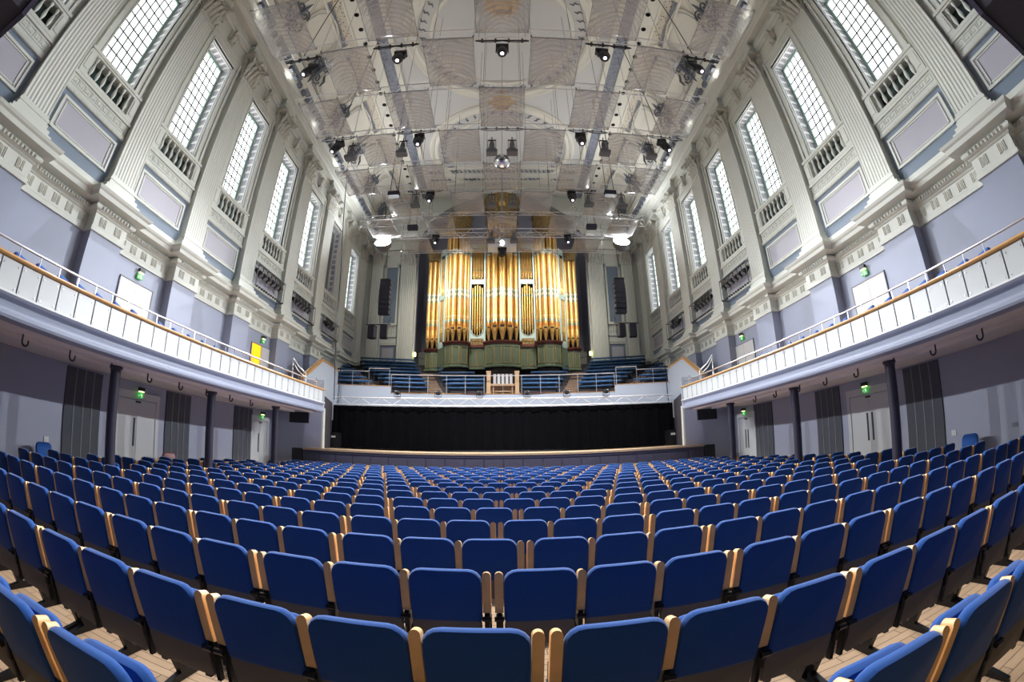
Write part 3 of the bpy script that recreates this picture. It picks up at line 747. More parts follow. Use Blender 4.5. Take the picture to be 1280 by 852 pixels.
    # short handrails at the stage end of the balcony
    for k, (pts, zz) in enumerate((([(7.0,14.4,3.62),(7.0,14.4,4.0),(7.6,14.9,4.35),(8.2,15.6,4.8),(8.2,15.6,3.3)], 0), ([(6.9,15.1,3.62),(6.9,15.1,3.95),(7.2,15.9,3.95),(7.2,15.9,3.2)], 0))):
        m = MB(); m.tube([(X(a),b_,c) for a, b_, c in pts], .022, 8)
        m.tube([(X(a),b_,c-.16) for a, b_, c in pts[1:-1]], .012, 6)
        tag(m.build('stair_rail', M['steel'], smooth=60), f'{["long sloping","short level"][k]} steel handrail at the stage end of the {SIDE[s]} balcony', 'handrail')
    # wing wall from balcony to choir, with oak capping
    w = tag(empty('wing_wall', (s*8.4, 17.1, 2.7)), f'pale blue gabled wall linking the {SIDE[s]} balcony to the choir gallery', 'wall')
    m = MB(); poly = [(0,0),(0,1.55),(1.95,2.66),(4.0,2.52),(4.0,0)]
    m.prism(poly, lambda p: (0, p[0], p[1]), lambda p: (s*.12, p[0], p[1])); m.build('panel', M['gallery'], w)
    m = MB(); m.prism([(-.05,1.50),(1.95,2.66),(4.0,2.52),(4.0,2.58),(1.95,2.73),(-.05,1.60)], lambda p: (-s*.03, p[0], p[1]), lambda p: (s*.15, p[0], p[1])); m.build('oak_capping', M['oak'], w)
    m = MB(); m.tube([(s*.06,0,1.72),(s*.06,1.95,2.86),(s*.06,4.0,2.72)], .02, 6); m.build('steel_rail', M['steel'], w)
    # end wall under the balcony and stage side
    m = MB(); m.box(X(7.45), X(9.9), 17.25, 17.4, 0, 2.9); m.mi = 1; m.box(X(7.43), X(7.50), 17.2, 17.4, 0, 3.0)
    m.mi = 2; m.zprism([(X(7.5),17.4),(X(8.62),21.3),(X(8.74),21.3),(X(7.62),17.4)], 0, 3.55)
    m.mi = 3; m.box(X(7.5), X(8.4), 17.3, 17.4, 2.9, 4.2)
    tag(m.build(f'wall_stage_{SIDE[s]}', [M['lavlow'], M['cream'], M['hall'], M['gallery']]), f'lavender end wall under the {SIDE[s]} balcony beside the stage', 'wall', kind='structure')
    # monitor hanging under the balcony end
    t = tag(empty('monitor', (s*7.94, 15.9, 2.30)), f'black flat monitor hanging under the {SIDE[s]} balcony end', 'monitor', 'monitors under the balcony ends')
    m = MB(); m.box(-.43,.43,0,.07,0,.42); m.build('screen', M['black'], t); m = MB(); m.tube([(-.2,.05,.42),(-.2,.05,.48)], .012, 6); m.tube([(.2,.05,.42),(.2,.05,.48)], .012, 6); m.tube([(-.45,.05,.46),(.45,.05,.46)], .014, 6); m.build('bracket', M['line'], t)
# wall sockets
for s, y in ((-1, 5.95), (1, 6.15), (1, 4.4)):
    m = MB(); m.box(0,-s*.02,-.07,.07,.0,.12 if y > 4.5 else .09); m.box(-s*.02,-s*.028,-.02,.02,.03,.07)
    tag(m.build('wall_socket', M['socket'] if y != 4.4 else M['line'], None, (s*HW, y, .92)), f'small {"white" if y != 4.4 else "grey"} plate on the {SIDE[s]} lavender wall{" beside the dark panel" if y > 6 else ""}', 'socket')
# ================================================================== hall seats
LEAN = .22
def seat_meshes(lo=False):
    n = 2 if lo else 4
    d = {}
    m = MB(); m.slab(0,.462,.455,.85,0,.068,.085,.022,LEAN,n,None,.022); d['backrest'] = m
    m = MB(); m.slab(0,.44,.34,.765,.15,.235,.08,.036,-.10,n); d['seat_pad'] = m
    m = MB(); m.slab(0,.455,.275,.47,.088,.125,.03,.01,LEAN*.7,n)
    if not lo: m.box(-.19,-.15,.12,.18,.26,.30); m.box(.15,.19,.12,.18,.26,.30)
    d['back_shell'] = m
    m = MB(); w = .027; prof = [(w,.53)]+[(w*cos(a), .803+w*sin(a)) for a in [PI*i/8 for i in range(9)]]+[(-w,.53)]
    m.prism(prof, lambda p: (p[0],.030+(.83-p[1])*.18+max(0,p[1]-.80)*.5,p[1]), lambda p: (p[0],.105+(.83-p[1])*.12,p[1]-.012)); d['arm_post'] = m
    m = MB(); m.box(-.016,.016,.085,.30,.40,.54); m.prism([(.20,.45),(.27,.45),(.40,.03),(.33,.03)], lambda p: (-.024,p[0],p[1]), lambda p: (.024,p[0],p[1]))
    m.prism([(.13,0),(.62,0),(.62,.025),(.41,.055),(.32,.055),(.13,.025)], lambda p: (-.022,p[0],p[1]), lambda p: (.022,p[0],p[1]))
    if not lo: m.box(-.026,.026,.585,.63,0,.03); m.tube([(-.03,.05,.50),(.03,.05,.50)], .018, 6); m.box(-.012,.012,.10,.14,.27,.45)
    d['leg'] = m
    return d
hi = seat_meshes(); lowp = seat_meshes(True)
SMAT = dict(backrest=M['blue'], seat_pad=M['blue'], back_shell=M['shell'], arm_post=M['beech'], leg=M['pan'])
SM = {k: hi[k].mesh(k, SMAT[k], 38) for k in hi}
ARM = (-.7835, -.261, .261, .7835)
def row_seats(i):
    y = 1.745+.942*i if i >= 0 else .885; even = (i % 2 == 0); base = .175 if even else -.078; out = []
    for n in range(-8, 8):
        cx = base+1.645*n+.8225
        for k in (-1, 0, 1):
            x = cx+.5223*k; out.append((x, y, k))
    return y, out
BLOCK = [(s*7.58, y) for s in (-1, 1) for y in (6.2, 9.70, 13.35)]
def ok(x, y, i):
    if i < 0: return 1.15 < abs(x) < 5.2
    lim = 8.95 if i < 12 else 8.45
    if i >= 14: lim = 8.1
    if abs(x) > lim: return False
    return not any(abs(x-bx) < .42 and y-.3 < by < y+.62 for bx, by in BLOCK)
allseats = []
for i in range(-1, 16):
    y, ss = row_seats(i)
    row = sorted([(x, y, k) for x, y, k in ss if ok(x, y, i)])
    rights = [r for r in row if r[0] > 0]; lefts = [r for r in reversed(row) if r[0] <= 0]
    for sd, L in ((1, rights), (-1, lefts)):
        for j, (x, y, k) in enumerate(L): allseats.append((y*y*1.0+x*x*.16, i, x, y, k, sd, j))
allseats.sort()
near = allseats[:300]; far = allseats[300:]
for _, i, x, y, k, sd, j in near:
    rw = 'in the row nearest the camera' if i < 0 else f'{ORD[i]} row in front of the camera'
    side = 'right' if sd > 0 else 'left'
    lab = f'blue seat, {ORD[i+1]} row from the camera, {ORD[j]} seat {side} of centre'
    r = tag(empty('theatre_seat', (x, y, 0)), lab, 'seat', 'blue upholstered seats facing the stage')
    for nm in ('backrest', 'seat_pad', 'back_shell'): put(nm, SM[nm], r)
    put('arm_post', SM['arm_post'], r, (-.2612, 0, 0)); put('leg', SM['leg'], r, (-.2612, 0, 0))
    if k == 1: put('arm_post', SM['arm_post'], r, (.2612, 0, 0)); put('leg', SM['leg'], r, (.2612, 0, 0))
big = MB(); mats = [M['blue'], M['shell'], M['beech'], M['pan']]; mi = dict(backrest=0, seat_pad=0, back_shell=1, arm_post=2, leg=3)
for _, i, x, y, k, sd, j in far:
    for nm in lowp:
        src = lowp[nm]; src.m = [mi[nm]]*len(src.f)
        for dx in ((0,) if nm not in ('arm_post', 'leg') else ((-.2612, .2612) if k == 1 else (-.2612,))):
            big.merge(src, lambda p: (p[0]+x+dx, p[1]+y, p[2]))
tag(big.build('theatre_seating', mats, smooth=38), 'remaining blue seats in the far rows up to the stage', 'seats', kind='stuff')
# loose chairs by the walls
def loose(x, y, rz, cm, label):
    r = tag(empty('loose_chair', (x, y, 0), rz), label, 'chair')
    m = MB(); m.slab(0,.46,.48,.94,0,.07,.10,.03,.15); m.build('backrest', cm, r, smooth=50)
    m = MB(); m.slab(0,.46,.40,.48,.08,.52,.03,.025,0); m.build('seat_pad', cm, r, smooth=50)
    for a in (-.2, .2):
        m = MB(); m.tube([(a,.12,.42),(a,.02,0)], .014, 6); m.build('leg', M['pan'], r); m = MB(); m.tube([(a,.46,.42),(a,.50,0)], .014, 6); m.build('leg', M['pan'], r)
loose(-9.55, 5.65, -PI/2, M['blue'], 'loose dark blue chair standing against the left lavender wall')
loose(9.55, 5.45, PI/2, M['blue'], 'loose dark blue chair standing against the right lavender wall')
loose(-9.35, 9.95, -PI/2-.3, M['redseat'], 'loose maroon chair against the left wall beside the door')
# ================================================================== stage
SY, SZ = 16.7, 1.34
st = tag(empty('stage', (0, SY, 0)), 'wide low stage with wooden deck and dark panelled front', 'stage')
m = MB(); m.zprism([(-8.1,0),(8.1,0),(8.1,.55),(7.6,.75),(8.6,4.65),(-8.6,4.65),(-7.6,.75),(-8.1,.55)], SZ-.09, SZ); m.build('deck', M['stagewood'], st)
m = MB(); m.box(-8.1,8.1,.03,.10,0,SZ-.09); m.box(-8.1,8.1,-.005,.04,SZ-.17,SZ-.12); m.build('stage_front', M['stagefront'], st)
for i in range(22):
    m = MB(); x = -8.1+16.2*(i+.5)/22; m.box(x-.34, x+.34, .0, .03, .12, SZ-.22); m.build('front_panel', M['stagefront'], st)
m = MB(); m.box(-8.12,8.12,-.03,.0,SZ-.07,SZ+.005); m.build('nosing', M['stagewood'], st)
for s in (-1, 1):
    m = MB(); m.box(s*8.12, s*8.62, SY+.02, SY+.5, 0, 1.30); m.box(s*8.12, s*8.62, SY, SY+.02, .05, 1.25)
    tag(m.build('stage_masking', M['black']), f'black masking box at the {SIDE[s]} end of the stage', 'box')
    # rack of cables and kit beside the drape
    k = tag(empty('equipment_rack', (s*8.15, 20.2, SZ)), f'small black kit rack at the {SIDE[s]} edge of the drape', 'rack')
    m = MB(); m.box(-.25,.25,0,.5,0,.75); m.build('case', M['black'], k); m = MB(); m.box(-.12,.0,-.02,0,.5,.6); m.box(.02,.1,-.02,0,.5,.6); m.build('socket_strip', M['socket'], k)
# drape: pleated black cloth
m = MB(); N = 520; vs = []; zs = [1.42, 2.0, 2.8, 3.46]
for z in zs:
    for i in range(N+1):
        x = -8.45+16.9*i/N; a = .05*(1.15-(z-1.42)*.2)
        vs.append((x, 20.7+a*sin(x*9+.8*sin(x*1.7))+.5*a*sin(x*23), z))
fs = [(r*(N+1)+i, r*(N+1)+i+1, (r+1)*(N+1)+i+1, (r+1)*(N+1)+i) for r in range(3) for i in range(N)]
m.add(vs, fs); nb = len(vs); m.add([(x, y+.02, z) for x, y, z in vs], [tuple(reversed(f)) for f in fs])
tag(m.build('stage_drape', M['drape'], smooth=60), 'full-width pleated black drape hanging behind the stage', 'curtain')
def truss(name, p0, p1, h, r, label, cat='truss', nseg=12, up=Vector((0,0,1)), mm='alu', group=None):
    """ladder truss in one thing: chords and braces are its parts"""
    p0, p1 = Vector(p0), Vector(p1); t = tag(empty(name, p0), label, cat, group)
    d = p1-p0; m = MB(); m.tube([(0,0,0), d], r, 6); m.build('chord', M[mm], t); m = MB(); m.tube([up*h, d+up*h], r, 6); m.build('chord', M[mm], t)
    m = MB()
    for i in range(nseg):
        a = d*(i/nseg); b = d*((i+.5)/nseg); c = d*((i+1)/nseg)
        m.tube([a, b+up*h], r*.55, 5); m.tube([b+up*h, c], r*.55, 5)
    m.tube([(0,0,0), up*h], r*.7, 5); m.tube([d, d+up*h], r*.7, 5)
    m.build('bracing', M[mm], t); return t
truss('drape_truss', (-8.45,20.5,3.50), (8.45,20.5,3.50), .34, .03, 'long silver truss holding the black drape under the choir gallery', nseg=16)
# small lamps on the truss
for k, x in enumerate((-5.02,-3.05,-1.1,1.12,3.0,4.9)):
    l = tag(empty('truss_lamp', (x, 20.4, 3.97)), f'small black lamp on the silver drape truss, {ORD[k]} from the left', 'lamp', 'small black lamps on the drape truss')
    m = MB(); m.lathe([(.07,-.10),(.12,-.06),(.13,.05),(.10,.10),(0,.12)], (0,0,.12), 12); m.build('lamp_head', M['black'], l, smooth=50)
    m = MB(); m.box(-.16,-.14,-.02,.02,-.06,.14); m.box(.14,.16,-.02,.02,-.06,.14); m.box(-.16,.16,-.02,.02,-.08,-.05); m.build('yoke', M['black'], l)

# ================================================================== choir gallery
ZG, ZS = 4.18, 4.52
m = MB(); m.mi = 0
fr = [(-8.45,20.95),(-5.62,21.25),(-5.60,21.28)]
m.zprism([(-8.45,20.95),(-5.60,21.3),(-5.60,21.45),(-8.45,21.1)], 3.3, ZS)
m.zprism([(8.45,20.95),(5.60,21.3),(5.60,21.45),(8.45,21.1)], 3.3, ZS)
m.zprism([(-5.60,21.3),(0,21.65),(5.60,21.3),(5.60,21.45),(0,21.8),(-5.60,21.45)], 3.3, ZG)
g = tag(m.build('choir_parapet', M['gallery']), 'pale blue front wall of the choir gallery above the drape', 'gallery front')
m = MB()
for a, b, z in (((-8.45,20.93),(-5.58,21.28),ZS),((5.58,21.28),(8.45,20.93),ZS),((-5.58,21.28),(0,21.63),ZG),((0,21.63),(5.58,21.28),ZG)):
    m.zprism([a, b, (b[0],b[1]+.2), (a[0],a[1]+.2)], z, z+.03)
m.build('wood_capping', M['oak'], g)
# railings in front
def gal_railing(pts, z0, z1, n, label):
    r = tag(empty('gallery_railing', (pts[0][0], pts[0][1], z0)), label, 'railing')
    o = Vector((pts[0][0], pts[0][1], z0)); P = [Vector((x, y, z0))-o for x, y in pts]; up = Vector((0,0,z1-z0))
    m = MB(); m.tube([p+up for p in P], .022, 6); m.build('top_rail', M['steel'], r)
    tot = sum((b-a).length for a, b in zip(P[:-1], P[1:]))
    for i in range(n+1):
        t = tot*i/n
        for a, b in zip(P[:-1], P[1:]):
            L = (b-a).length
            if t <= L+1e-6: q = a+(b-a)*(t/L); break
            t -= L
        m = MB(); m.tube([q, q+up], .018, 6); m.build('post', M['steel'], r)
gal_railing([(-5.6,21.38),(0,21.73),(5.6,21.38)], ZG+.035, 5.12, 12, 'steel railing along the centre of the choir gallery front')
for s in (-1, 1):
    gal_railing([(s*8.45,21.03),(s*6.75,21.24)], ZS+.03, 5.26, 2, f'outer steel railing at the {SIDE[s]} end of the choir gallery')
    gal_railing([(s*6.75,21.24),(s*5.70,21.37)], ZS+.03, 5.42, 1, f'raised steel railing bay on the {SIDE[s]} of the choir gallery')
# stepped platform
m = MB(); m.mi = 0
NR, Y0, Z0, DY, DZ = 8, 22.15, 4.18, .74, .315
SL = .20
def sk(x): return -SL*max(0, abs(x)-3.9)
def step_poly(xi, xo, y0, y1): return [(xi,y0+sk(xi)),(xo,y0+sk(xo)),(xo,y1+sk(xo)),(xi,y1+sk(xi))]
m.box(-9.88,9.88,21.8,22.13,4.0,4.18); m.zprism([(-8.4,21.12),(-5.6,21.46),(0,21.81),(5.6,21.46),(8.4,21.12),(8.4,21.82),(-8.4,21.82)],4.0,4.175)
for i in range(NR+1):
    y1 = Y0+DY*(i+1)-.02 if i < NR else YEND
    if i < 4: m.box(-3.9, 3.9, Y0+DY*i-.02, y1, 3.9, Z0+DZ*i)
    for s in (-1, 1):
        xo = 9.87 if i else 8.3
        m.zprism(step_poly(s*(3.9 if i < 4 else 3.56), s*xo, Y0+DY*i-.02, y1 if i < NR else YEND+.0), 3.9, Z0+DZ*i)
        if i == NR: m.box(s*3.56, s*9.87, YEND-1.3, YEND, 3.9, Z0+DZ*i)
m.mi = 1; m.box(-5.5,-.9,21.5,21.95,4.18,4.20); m.box(.9,5.5,21.5,21.95,4.18,4.20)
tag(m.build('choir_platform', [M['riser'], M['redcarpet']]), 'stepped dark platform carrying the choir benches below the organ', 'platform', kind='structure')
for s in (-1, 1):
    # wooden stairs inner and outer
    for nm, x0, dx, n in (('inner', 2.95, .25, 6), ('outer', 5.85, .56, 5)):
        stt = tag(empty('choir_stairs', (s*x0, Y0, Z0)), f'brown wooden {nm} stairs between the choir benches on the {SIDE[s]}', 'stairs')
        for i in range(n*2):
            m = MB(); x = x0+dx*(i/2)*.95; y = Y0-.05+DY*i/2; z = Z0+DZ*i/2
            m.zprism(step_poly(s*x, s*(x+.74), y, y+DY/2+.02), z-.05, z+.03); q = MB(); q.zprism(step_poly(s*x, s*(x+.74), y+.05, y+.09), z-.16, z-.05); qo = q.build('stair_riser', M['riser'], stt); qo.location = -Vector((s*x0, Y0, Z0))
            o = m.build('stair_tread', M['tread'], stt); o.location = -Vector((s*x0, Y0, Z0))
# benches
def bench(xa, ya, xb, yb, z, label, back=False):
    a = Vector((xa, ya, 0)); b = Vector((xb, yb, 0)); d = b-a; L = d.length; ang = math.atan2(d.y, d.x)
    r = tag(empty('choir_bench', (xa, ya, z+.006), ang), label, 'bench', 'navy choir benches below the organ')
    m = MB(); m.slab(L/2,L,.36,.45,-.02,.30,.03,.03,0); m.build('bench_seat', M['navy'], r, smooth=50)
    m = MB(); m.slab(L/2,L,.62,.74,.30,.36,.03,.02,-.1); m.build('bench_back', M['navy'], r, smooth=50)
    n = max(2, int(L/.8)+1)
    for i in range(n):
        x = .06+(L-.12)*i/(n-1); m = MB(); m.prism([(.02,0),(.06,0),(.08,.28),(.24,.28),(.26,0),(.30,0),(.33,.66),(.29,.66),(.28,.37),(.02,.37)], lambda p: (x-.022,p[0],p[1]), lambda p: (x+.022,p[0],p[1])); m.build('bench_leg', M['black'], r)
oi = [5.6,6.3,6.85,7.35,7.9,8.35,8.8,9.1]; ii = [3.85,4.15,4.4,4.65,4.9,5.15,5.4,5.65]
il = [2.85,3.1,3.35,3.55,3.8,4.0,4.2]; ir = [.95,.95,.95,1.6,3.62,3.62,3.75]
for s in (-1, 1):
    for i in range(NR):
        y = Y0+.16+DY*i; z = Z0+DZ*i
        pa, pb = (s*oi[i], y+sk(oi[i])), (s*ii[i], y+sk(ii[i]))
        if s > 0: pa, pb = pb, pa
        bench(pa[0], pa[1], pb[0], pb[1], z, f'long navy bench {SIDE[s]} of the inner stairs, {ORD[i]} row up')
        if i < 6:
            a, b = s*il[i], s*ir[i]
            if a > b: a, b = b, a
            if not (3 <= i and i > 3 and y > 25.3 and ir[i] < 3): bench(a, y, b, y, z, f'navy bench just {SIDE[s]} of the organ console, {ORD[i]} row up')
        if i < 5:
            a, b = s*9.6, s*(6.75+.55*i)
            if a > b: a, b = b, a
            bench(a, y+sk(a), b, y+sk(b), z, f'short navy bench by the {SIDE[s]} side wall, {ORD[i]} row up')
# organ console
c = tag(empty('organ_console', (0, 21.95, 4.2)), 'pale wooden organ console at the centre of the choir gallery', 'organ console')
for s in (-1, 1): m = MB(); m.box(s*.62, s*.82, 0, .6, 0, 1.16); m.box(s*.60, s*.84, -.02, .3, .0, .12); m.box(s*.60, s*.84, -.02, .62, 1.12, 1.20); m.build('console_cheek', M['stagewood'], c)
m = MB(); m.box(-.62,.62,.35,.6,0,.55); m.box(-.62,.62,.1,.6,.46,.56); m.build('console_desk', M['stagewood'], c)
for i in range(5): m = MB(); x = -.42+.21*i; m.box(x-.07,x+.07,.40,.43,.58,1.1); m.build('stop_panel', M['balwhite'], c)
m = MB(); m.box(-.62,.62,.43,.47,.56,1.16); m.build('console_back', M['organ_dark'], c)
m = MB(); m.box(-.55,.55,-.25,.05,.40,.46); m.box(-.5,-.44,-.2,0,0,.4); m.box(.44,.5,-.2,0,0,.4); m.build('organ_stool', M['tread'], c)
# ================================================================== organ
OY = 25.5
org = tag(empty('pipe_organ', (0, OY, 6.0)), 'great pipe organ with gilded decorated pipes and a green panelled base', 'organ')
OFF = Vector((0, -OY, -6.0))
def op(mbx, name, mats, parent=org, smooth=None):
    o = mbx.build(name, mats, parent, None, 0, smooth)
    o.location = OFF if parent is org else (0,0,0); return o
def bow(cx, y, hw, dep, n=6):
    """plan of a bowed front from left to right"""
    R = (hw*hw+dep*dep)/(2*dep); a = math.asin(min(1, hw/R)); return [(cx+R*sin(-a+2*a*i/n), y+R*(1-cos(-a+2*a*i/n))) for i in range(n+1)]
def pod(cx, y, hw, dep, zb, zt, back, name, nf=4):
    f = bow(cx, y, hw, dep, nf); m = MB(); m.zprism(f+[(cx+hw,back),(cx-hw,back)], zb, zt)
    p = op(m, name, M['organ_green'])
    for (x0, y0), (x1, y1) in zip(f[:-1], f[1:]):
        a, b = Vector((x0,y0,0)), Vector((x1,y1,0)); u = (b-a); L = u.length; u.normalize(); nrm = Vector((u.y,-u.x,0))
        q = MB(); e = .10*L+.03
        A = a+u*e+nrm*.012; B = b-u*e+nrm*.012
        q.tube([A+Vector((0,0,zb+.22)), B+Vector((0,0,zb+.22)), B+Vector((0,0,zt-.2)), A+Vector((0,0,zt-.2)), A+Vector((0,0,zb+.22))], .020, 5)
        op(q, 'gilt_panel_frame', M['gilt'], p)
    path = [(cx-hw-.0, back)]+f+[(cx+hw, back)]
    q = MB(); q.sweep(path, [(0,zt-.05),(.05,zt-.03),(.07,zt+.03),(.13,zt+.08),(.15,zt+.16),(0,zt+.18)], left=False); q.zprism(f+[(cx+hw,back),(cx-hw,back)], zt-.03, zt+.17); op(q, 'maroon_cornice', M['maroon'], p)
    q = MB(); q.sweep(path, [(0,zb-.02),(.05,zb-.02),(.06,zb+.06),(.0,zb+.10)], left=False); op(q, 'base_moulding', M['organ_green'], p)
    return p
def pipe(x, y, r, z0, zt, zm, parent, mt='pipe', flip=False):
    m = MB(); m.mi = 0; n = 20
    m.lathe([(r*.28,z0),(r*.30,z0+.05),(r*.96,zm-.05),(r*1.04,zm-.02),(r*1.04,zm),(r,zm+.02),(r,zt-.06),(r*1.03,zt-.05),(r*1.03,zt)], (x,y,0), n)
    # mouth with gilded lips
    m.mi = 1; m.box(x-r*.55, x+r*.55, y-r*1.06, y-r*.7, zm+.0, zm+r*.60)
    m.mi = 0; m.prism([(-r*.62,zm+r*.60),(r*.62,zm+r*.60),(r*.28,zm+r*1.5),(0,zm+r*1.9),(-r*.28,zm+r*1.5)], lambda p: (x+p[0],y-r*1.10,p[1]), lambda p: (x+p[0],y-r*.6,p[1]))
    m.prism([(-r*.55,zm),(r*.55,zm),(r*.2,zm-r*1.2),(-r*.2,zm-r*1.2)], lambda p: (x+p[0],y-r*1.09,p[1]), lambda p: (x+p[0],y-r*.5,p[1]))
    return op(m, 'organ_pipe', [M[mt], M['organ_dark']], parent, 40)
def crown(cx, cy, R, z0, h, parent):
    m = MB(); m.lathe([(R*.98,z0),(R*1.04,z0+.04*h),(R*1.06,z0+.10*h),(R*.98,z0+.14*h),(R*1.0,z0+.40*h),(R*1.12,z0+.50*h),(R*1.16,z0+.60*h),(R*1.02,z0+.64*h),(R*1.02,z0+.78*h),(R*1.16,z0+.88*h),(R*1.18,z0+h),(R*.3,z0+h)], (cx,cy,0), 28)
    for i in range(18):
        a = PI+PI*i/17; m.leaf((cx+R*1.0*cos(a), cy+R*1.0*sin(a), z0+.12*h), (cos(a),sin(a),0), (-sin(a),cos(a),0), .2*R, .34*h, .13)
        m.leaf((cx+R*1.05*cos(a), cy+R*1.05*sin(a), z0+.60*h), (cos(a),sin(a),0), (-sin(a),cos(a),0), .2*R, .30*h, .10)
    return op(m, 'tower_crown', M['crown'], parent, 35)
BK = 28.2
# centre tower
p = pod(0, OY, 1.07, .42, 6.30, 7.72, BK, 'tower_base')
m = MB(); m.zprism([(x*.98, y+.1) for x, y in bow(0, OY, 1.0, .4, 8)]+[(1.0,27),(-1.0,27)], 5.95, 6.3); op(m, 'underside', M['organ_dark'], p)
for x, y, r in ((0,OY+.30,.235),(-.47,OY+.38,.215),(.47,OY+.38,.215),(-.84,OY+.58,.16),(.84,OY+.58,.16)): pipe(x, y, r, 7.9, 16.1, 8.72, p)
crown(0, OY+.9, 1.05, 16.1, 1.9, p)
m = MB(); m.lathe([(0,0),(.2,.05),(.26,.22),(.2,.40),(0,.46)], (0,OY-.18,16.9), 16); m.lathe([(.98,15.75),(1.0,15.8),(.98,16.15)], (0,OY+.95,0), 24); op(m, 'gilt_boss', M['gilt'], p, 40)
# side towers and outer towers
for s in (-1, 1):
    p = pod(s*2.83, OY+.05, .72, .36, 6.30, 7.70, BK, 'tower_base', 3)
    m = MB(); m.zprism([(x, y+.1) for x, y in bow(s*2.83, OY+.1, .66, .3, 6)]+[(s*2.83+.66,27),(s*2.83-.66,27)], 5.6, 6.3); op(m, 'underside', M['organ_dark'], p)
    for x, y, r in ((-.20,.30,.185),(.20,.30,.185),(-.50,.44,.13),(.50,.44,.13),(-.68,.58,.075),(.68,.58,.075)): pipe(s*2.83+x, OY+y, r, 7.88, 14.9, 8.62, p)
    crown(s*2.83, OY+.75, .72, 14.9, 1.75, p)
    p = pod(s*4.45, OY+1.0, .42, .16, 6.2, 7.45, BK, 'tower_base', 2)
    for x, r in ((-.30,.135),(.0,.15),(.30,.135)): pipe(s*4.45+x, OY+1.32, r, 7.65, 13.6, 8.20, p)
    m = MB(); m.lathe([(.46,13.55),(.5,13.6),(.5,13.9),(.56,14.0),(.58,14.2),(.2,14.2)], (s*4.45,OY+1.4,0), 20); op(m, 'tower_crown', M['crown'], p, 35)
    # link between side and outer tower: angled screen with small pipes
    x0, y0, x1, y1 = s*3.58, OY+.55, s*4.02, OY+1.1
    a, b = Vector((x0,y0,0)), Vector((x1,y1,0)); u = (b-a)/(b-a).length
    def quad(t0, t1, z0, z1, d, m_):
        n_ = Vector((u.y,-u.x,0)) if s > 0 else Vector((-u.y,u.x,0)); A = a+(b-a)*t0; B = a+(b-a)*t1
        m_.zprism([(A.x,A.y),(B.x,B.y),((B+n_*d).x,(B+n_*d).y),((A+n_*d).x,(A+n_*d).y)], z0, z1)
    m = MB(); quad(0,1,6.2,7.55,.05,m); fl = op(m, 'angled_screen', M['organ_green'])
    m = MB()
    for t0, t1, z0, z1 in ((0,.14,7.55,14.2),(.86,1,7.55,14.2),(0,1,7.55,7.95),(0,1,10.7,11.0),(0,1,13.8,14.2)): quad(t0,t1,z0,z1,.07,m)
    op(m, 'screen_frame', M['organ_teal'], fl)
    for i in range(4):
        q = a+(b-a)*(.22+.19*i); pipe(q.x, q.y+.06, .055, 7.95, 10.7, 8.5, fl, 'pipe_small'); pipe(q.x, q.y+.06, .055, 11.0, 13.6, 11.35, fl, 'pipe_small')
    # flats
    cx = s*1.57; hw = .50; fy = OY+.75
    m = MB(); m.box(cx-hw, cx+hw, fy, fy+.1, 6.25, 7.62); fl = op(m, 'flat_base', M['organ_green'])
    for k in (-1, 1):
        q = MB(); c0, c1 = cx+k*.04, cx+k*.44; q.tube([(c0,fy-.01,6.45),(c1,fy-.01,6.45),(c1,fy-.01,7.42),(c0,fy-.01,7.42),(c0,fy-.01,6.45)], .018, 5); op(q, 'gilt_panel_frame', M['gilt'], fl)
    m = MB(); m.box(cx-hw-.03, cx+hw+.03, fy-.10, fy+.1, 7.60, 7.76); op(m, 'maroon_cornice', M['maroon'], fl)
    m = MB(); m.box(cx-hw, cx+hw, fy-.03, fy+.08, 7.76, 8.16)
    for i in range(6): m.tube(spiral((cx-.42+.168*i, fy-.04, 7.96), (1,0,0), (0,0,1), .07, .01, 1.5, 12), .012, 4)
    op(m, 'carved_apron', M['crown'], fl)
    m = MB()
    for k in (-1, 1): m.box(cx+k*.40, cx+k*.52, fy-.04, fy+.10, 7.76, 14.6)
    m.box(cx-.42, cx+.42, fy-.04, fy+.10, 11.75, 12.05); m.box(cx-.42, cx+.42, fy-.04, fy+.10, 14.3, 14.6)
    # rounded foot of the lower opening
    pts = [(-.40,8.16)]+[(.40*cos(t)*1.0, 8.66+.38*sin(t)) for t in [PI+PI*i/10 for i in range(11)]]+[(.40,8.16)]
    m.prism(pts, lambda q: (cx+q[0],fy-.04,q[1]), lambda q: (cx+q[0],fy+.02,q[1]))
    m.tube([(cx+.36*cos(t), fy-.05, 8.70+.38*sin(t)) for t in [PI+PI*i/12 for i in range(13)]], .02, 5)
    op(m, 'screen_frame', M['organ_teal'], fl)
    for i in range(5):
        x = cx-.30+.15*i; dz = .10*abs(i-2)
        pipe(x, fy+.08, .052, 8.30+dz*.8, 11.5+.12*(2-abs(i-2)), 8.75+dz, fl, 'pipe_small')
    for i in range(7):
        x = cx-.31+.103*i; pipe(x, fy+.08, .034, 12.05, 14.2, 12.45, fl, 'pipe_small')
# case body behind the pipes
m = MB(); m.box(-3.5,3.5,OY+1.15,BK,4.6,14.6); m.box(-4.9,4.9,OY+1.75,BK,6.74,13.0); m.box(-1.0,1.0,OY+1.2,BK,14.6,16.4)
for s in (-1, 1): m.box(s*2.2, s*3.45, OY+1.2, BK, 14.6, 15.2)
op(m, 'organ_case', M['organ_dark'])
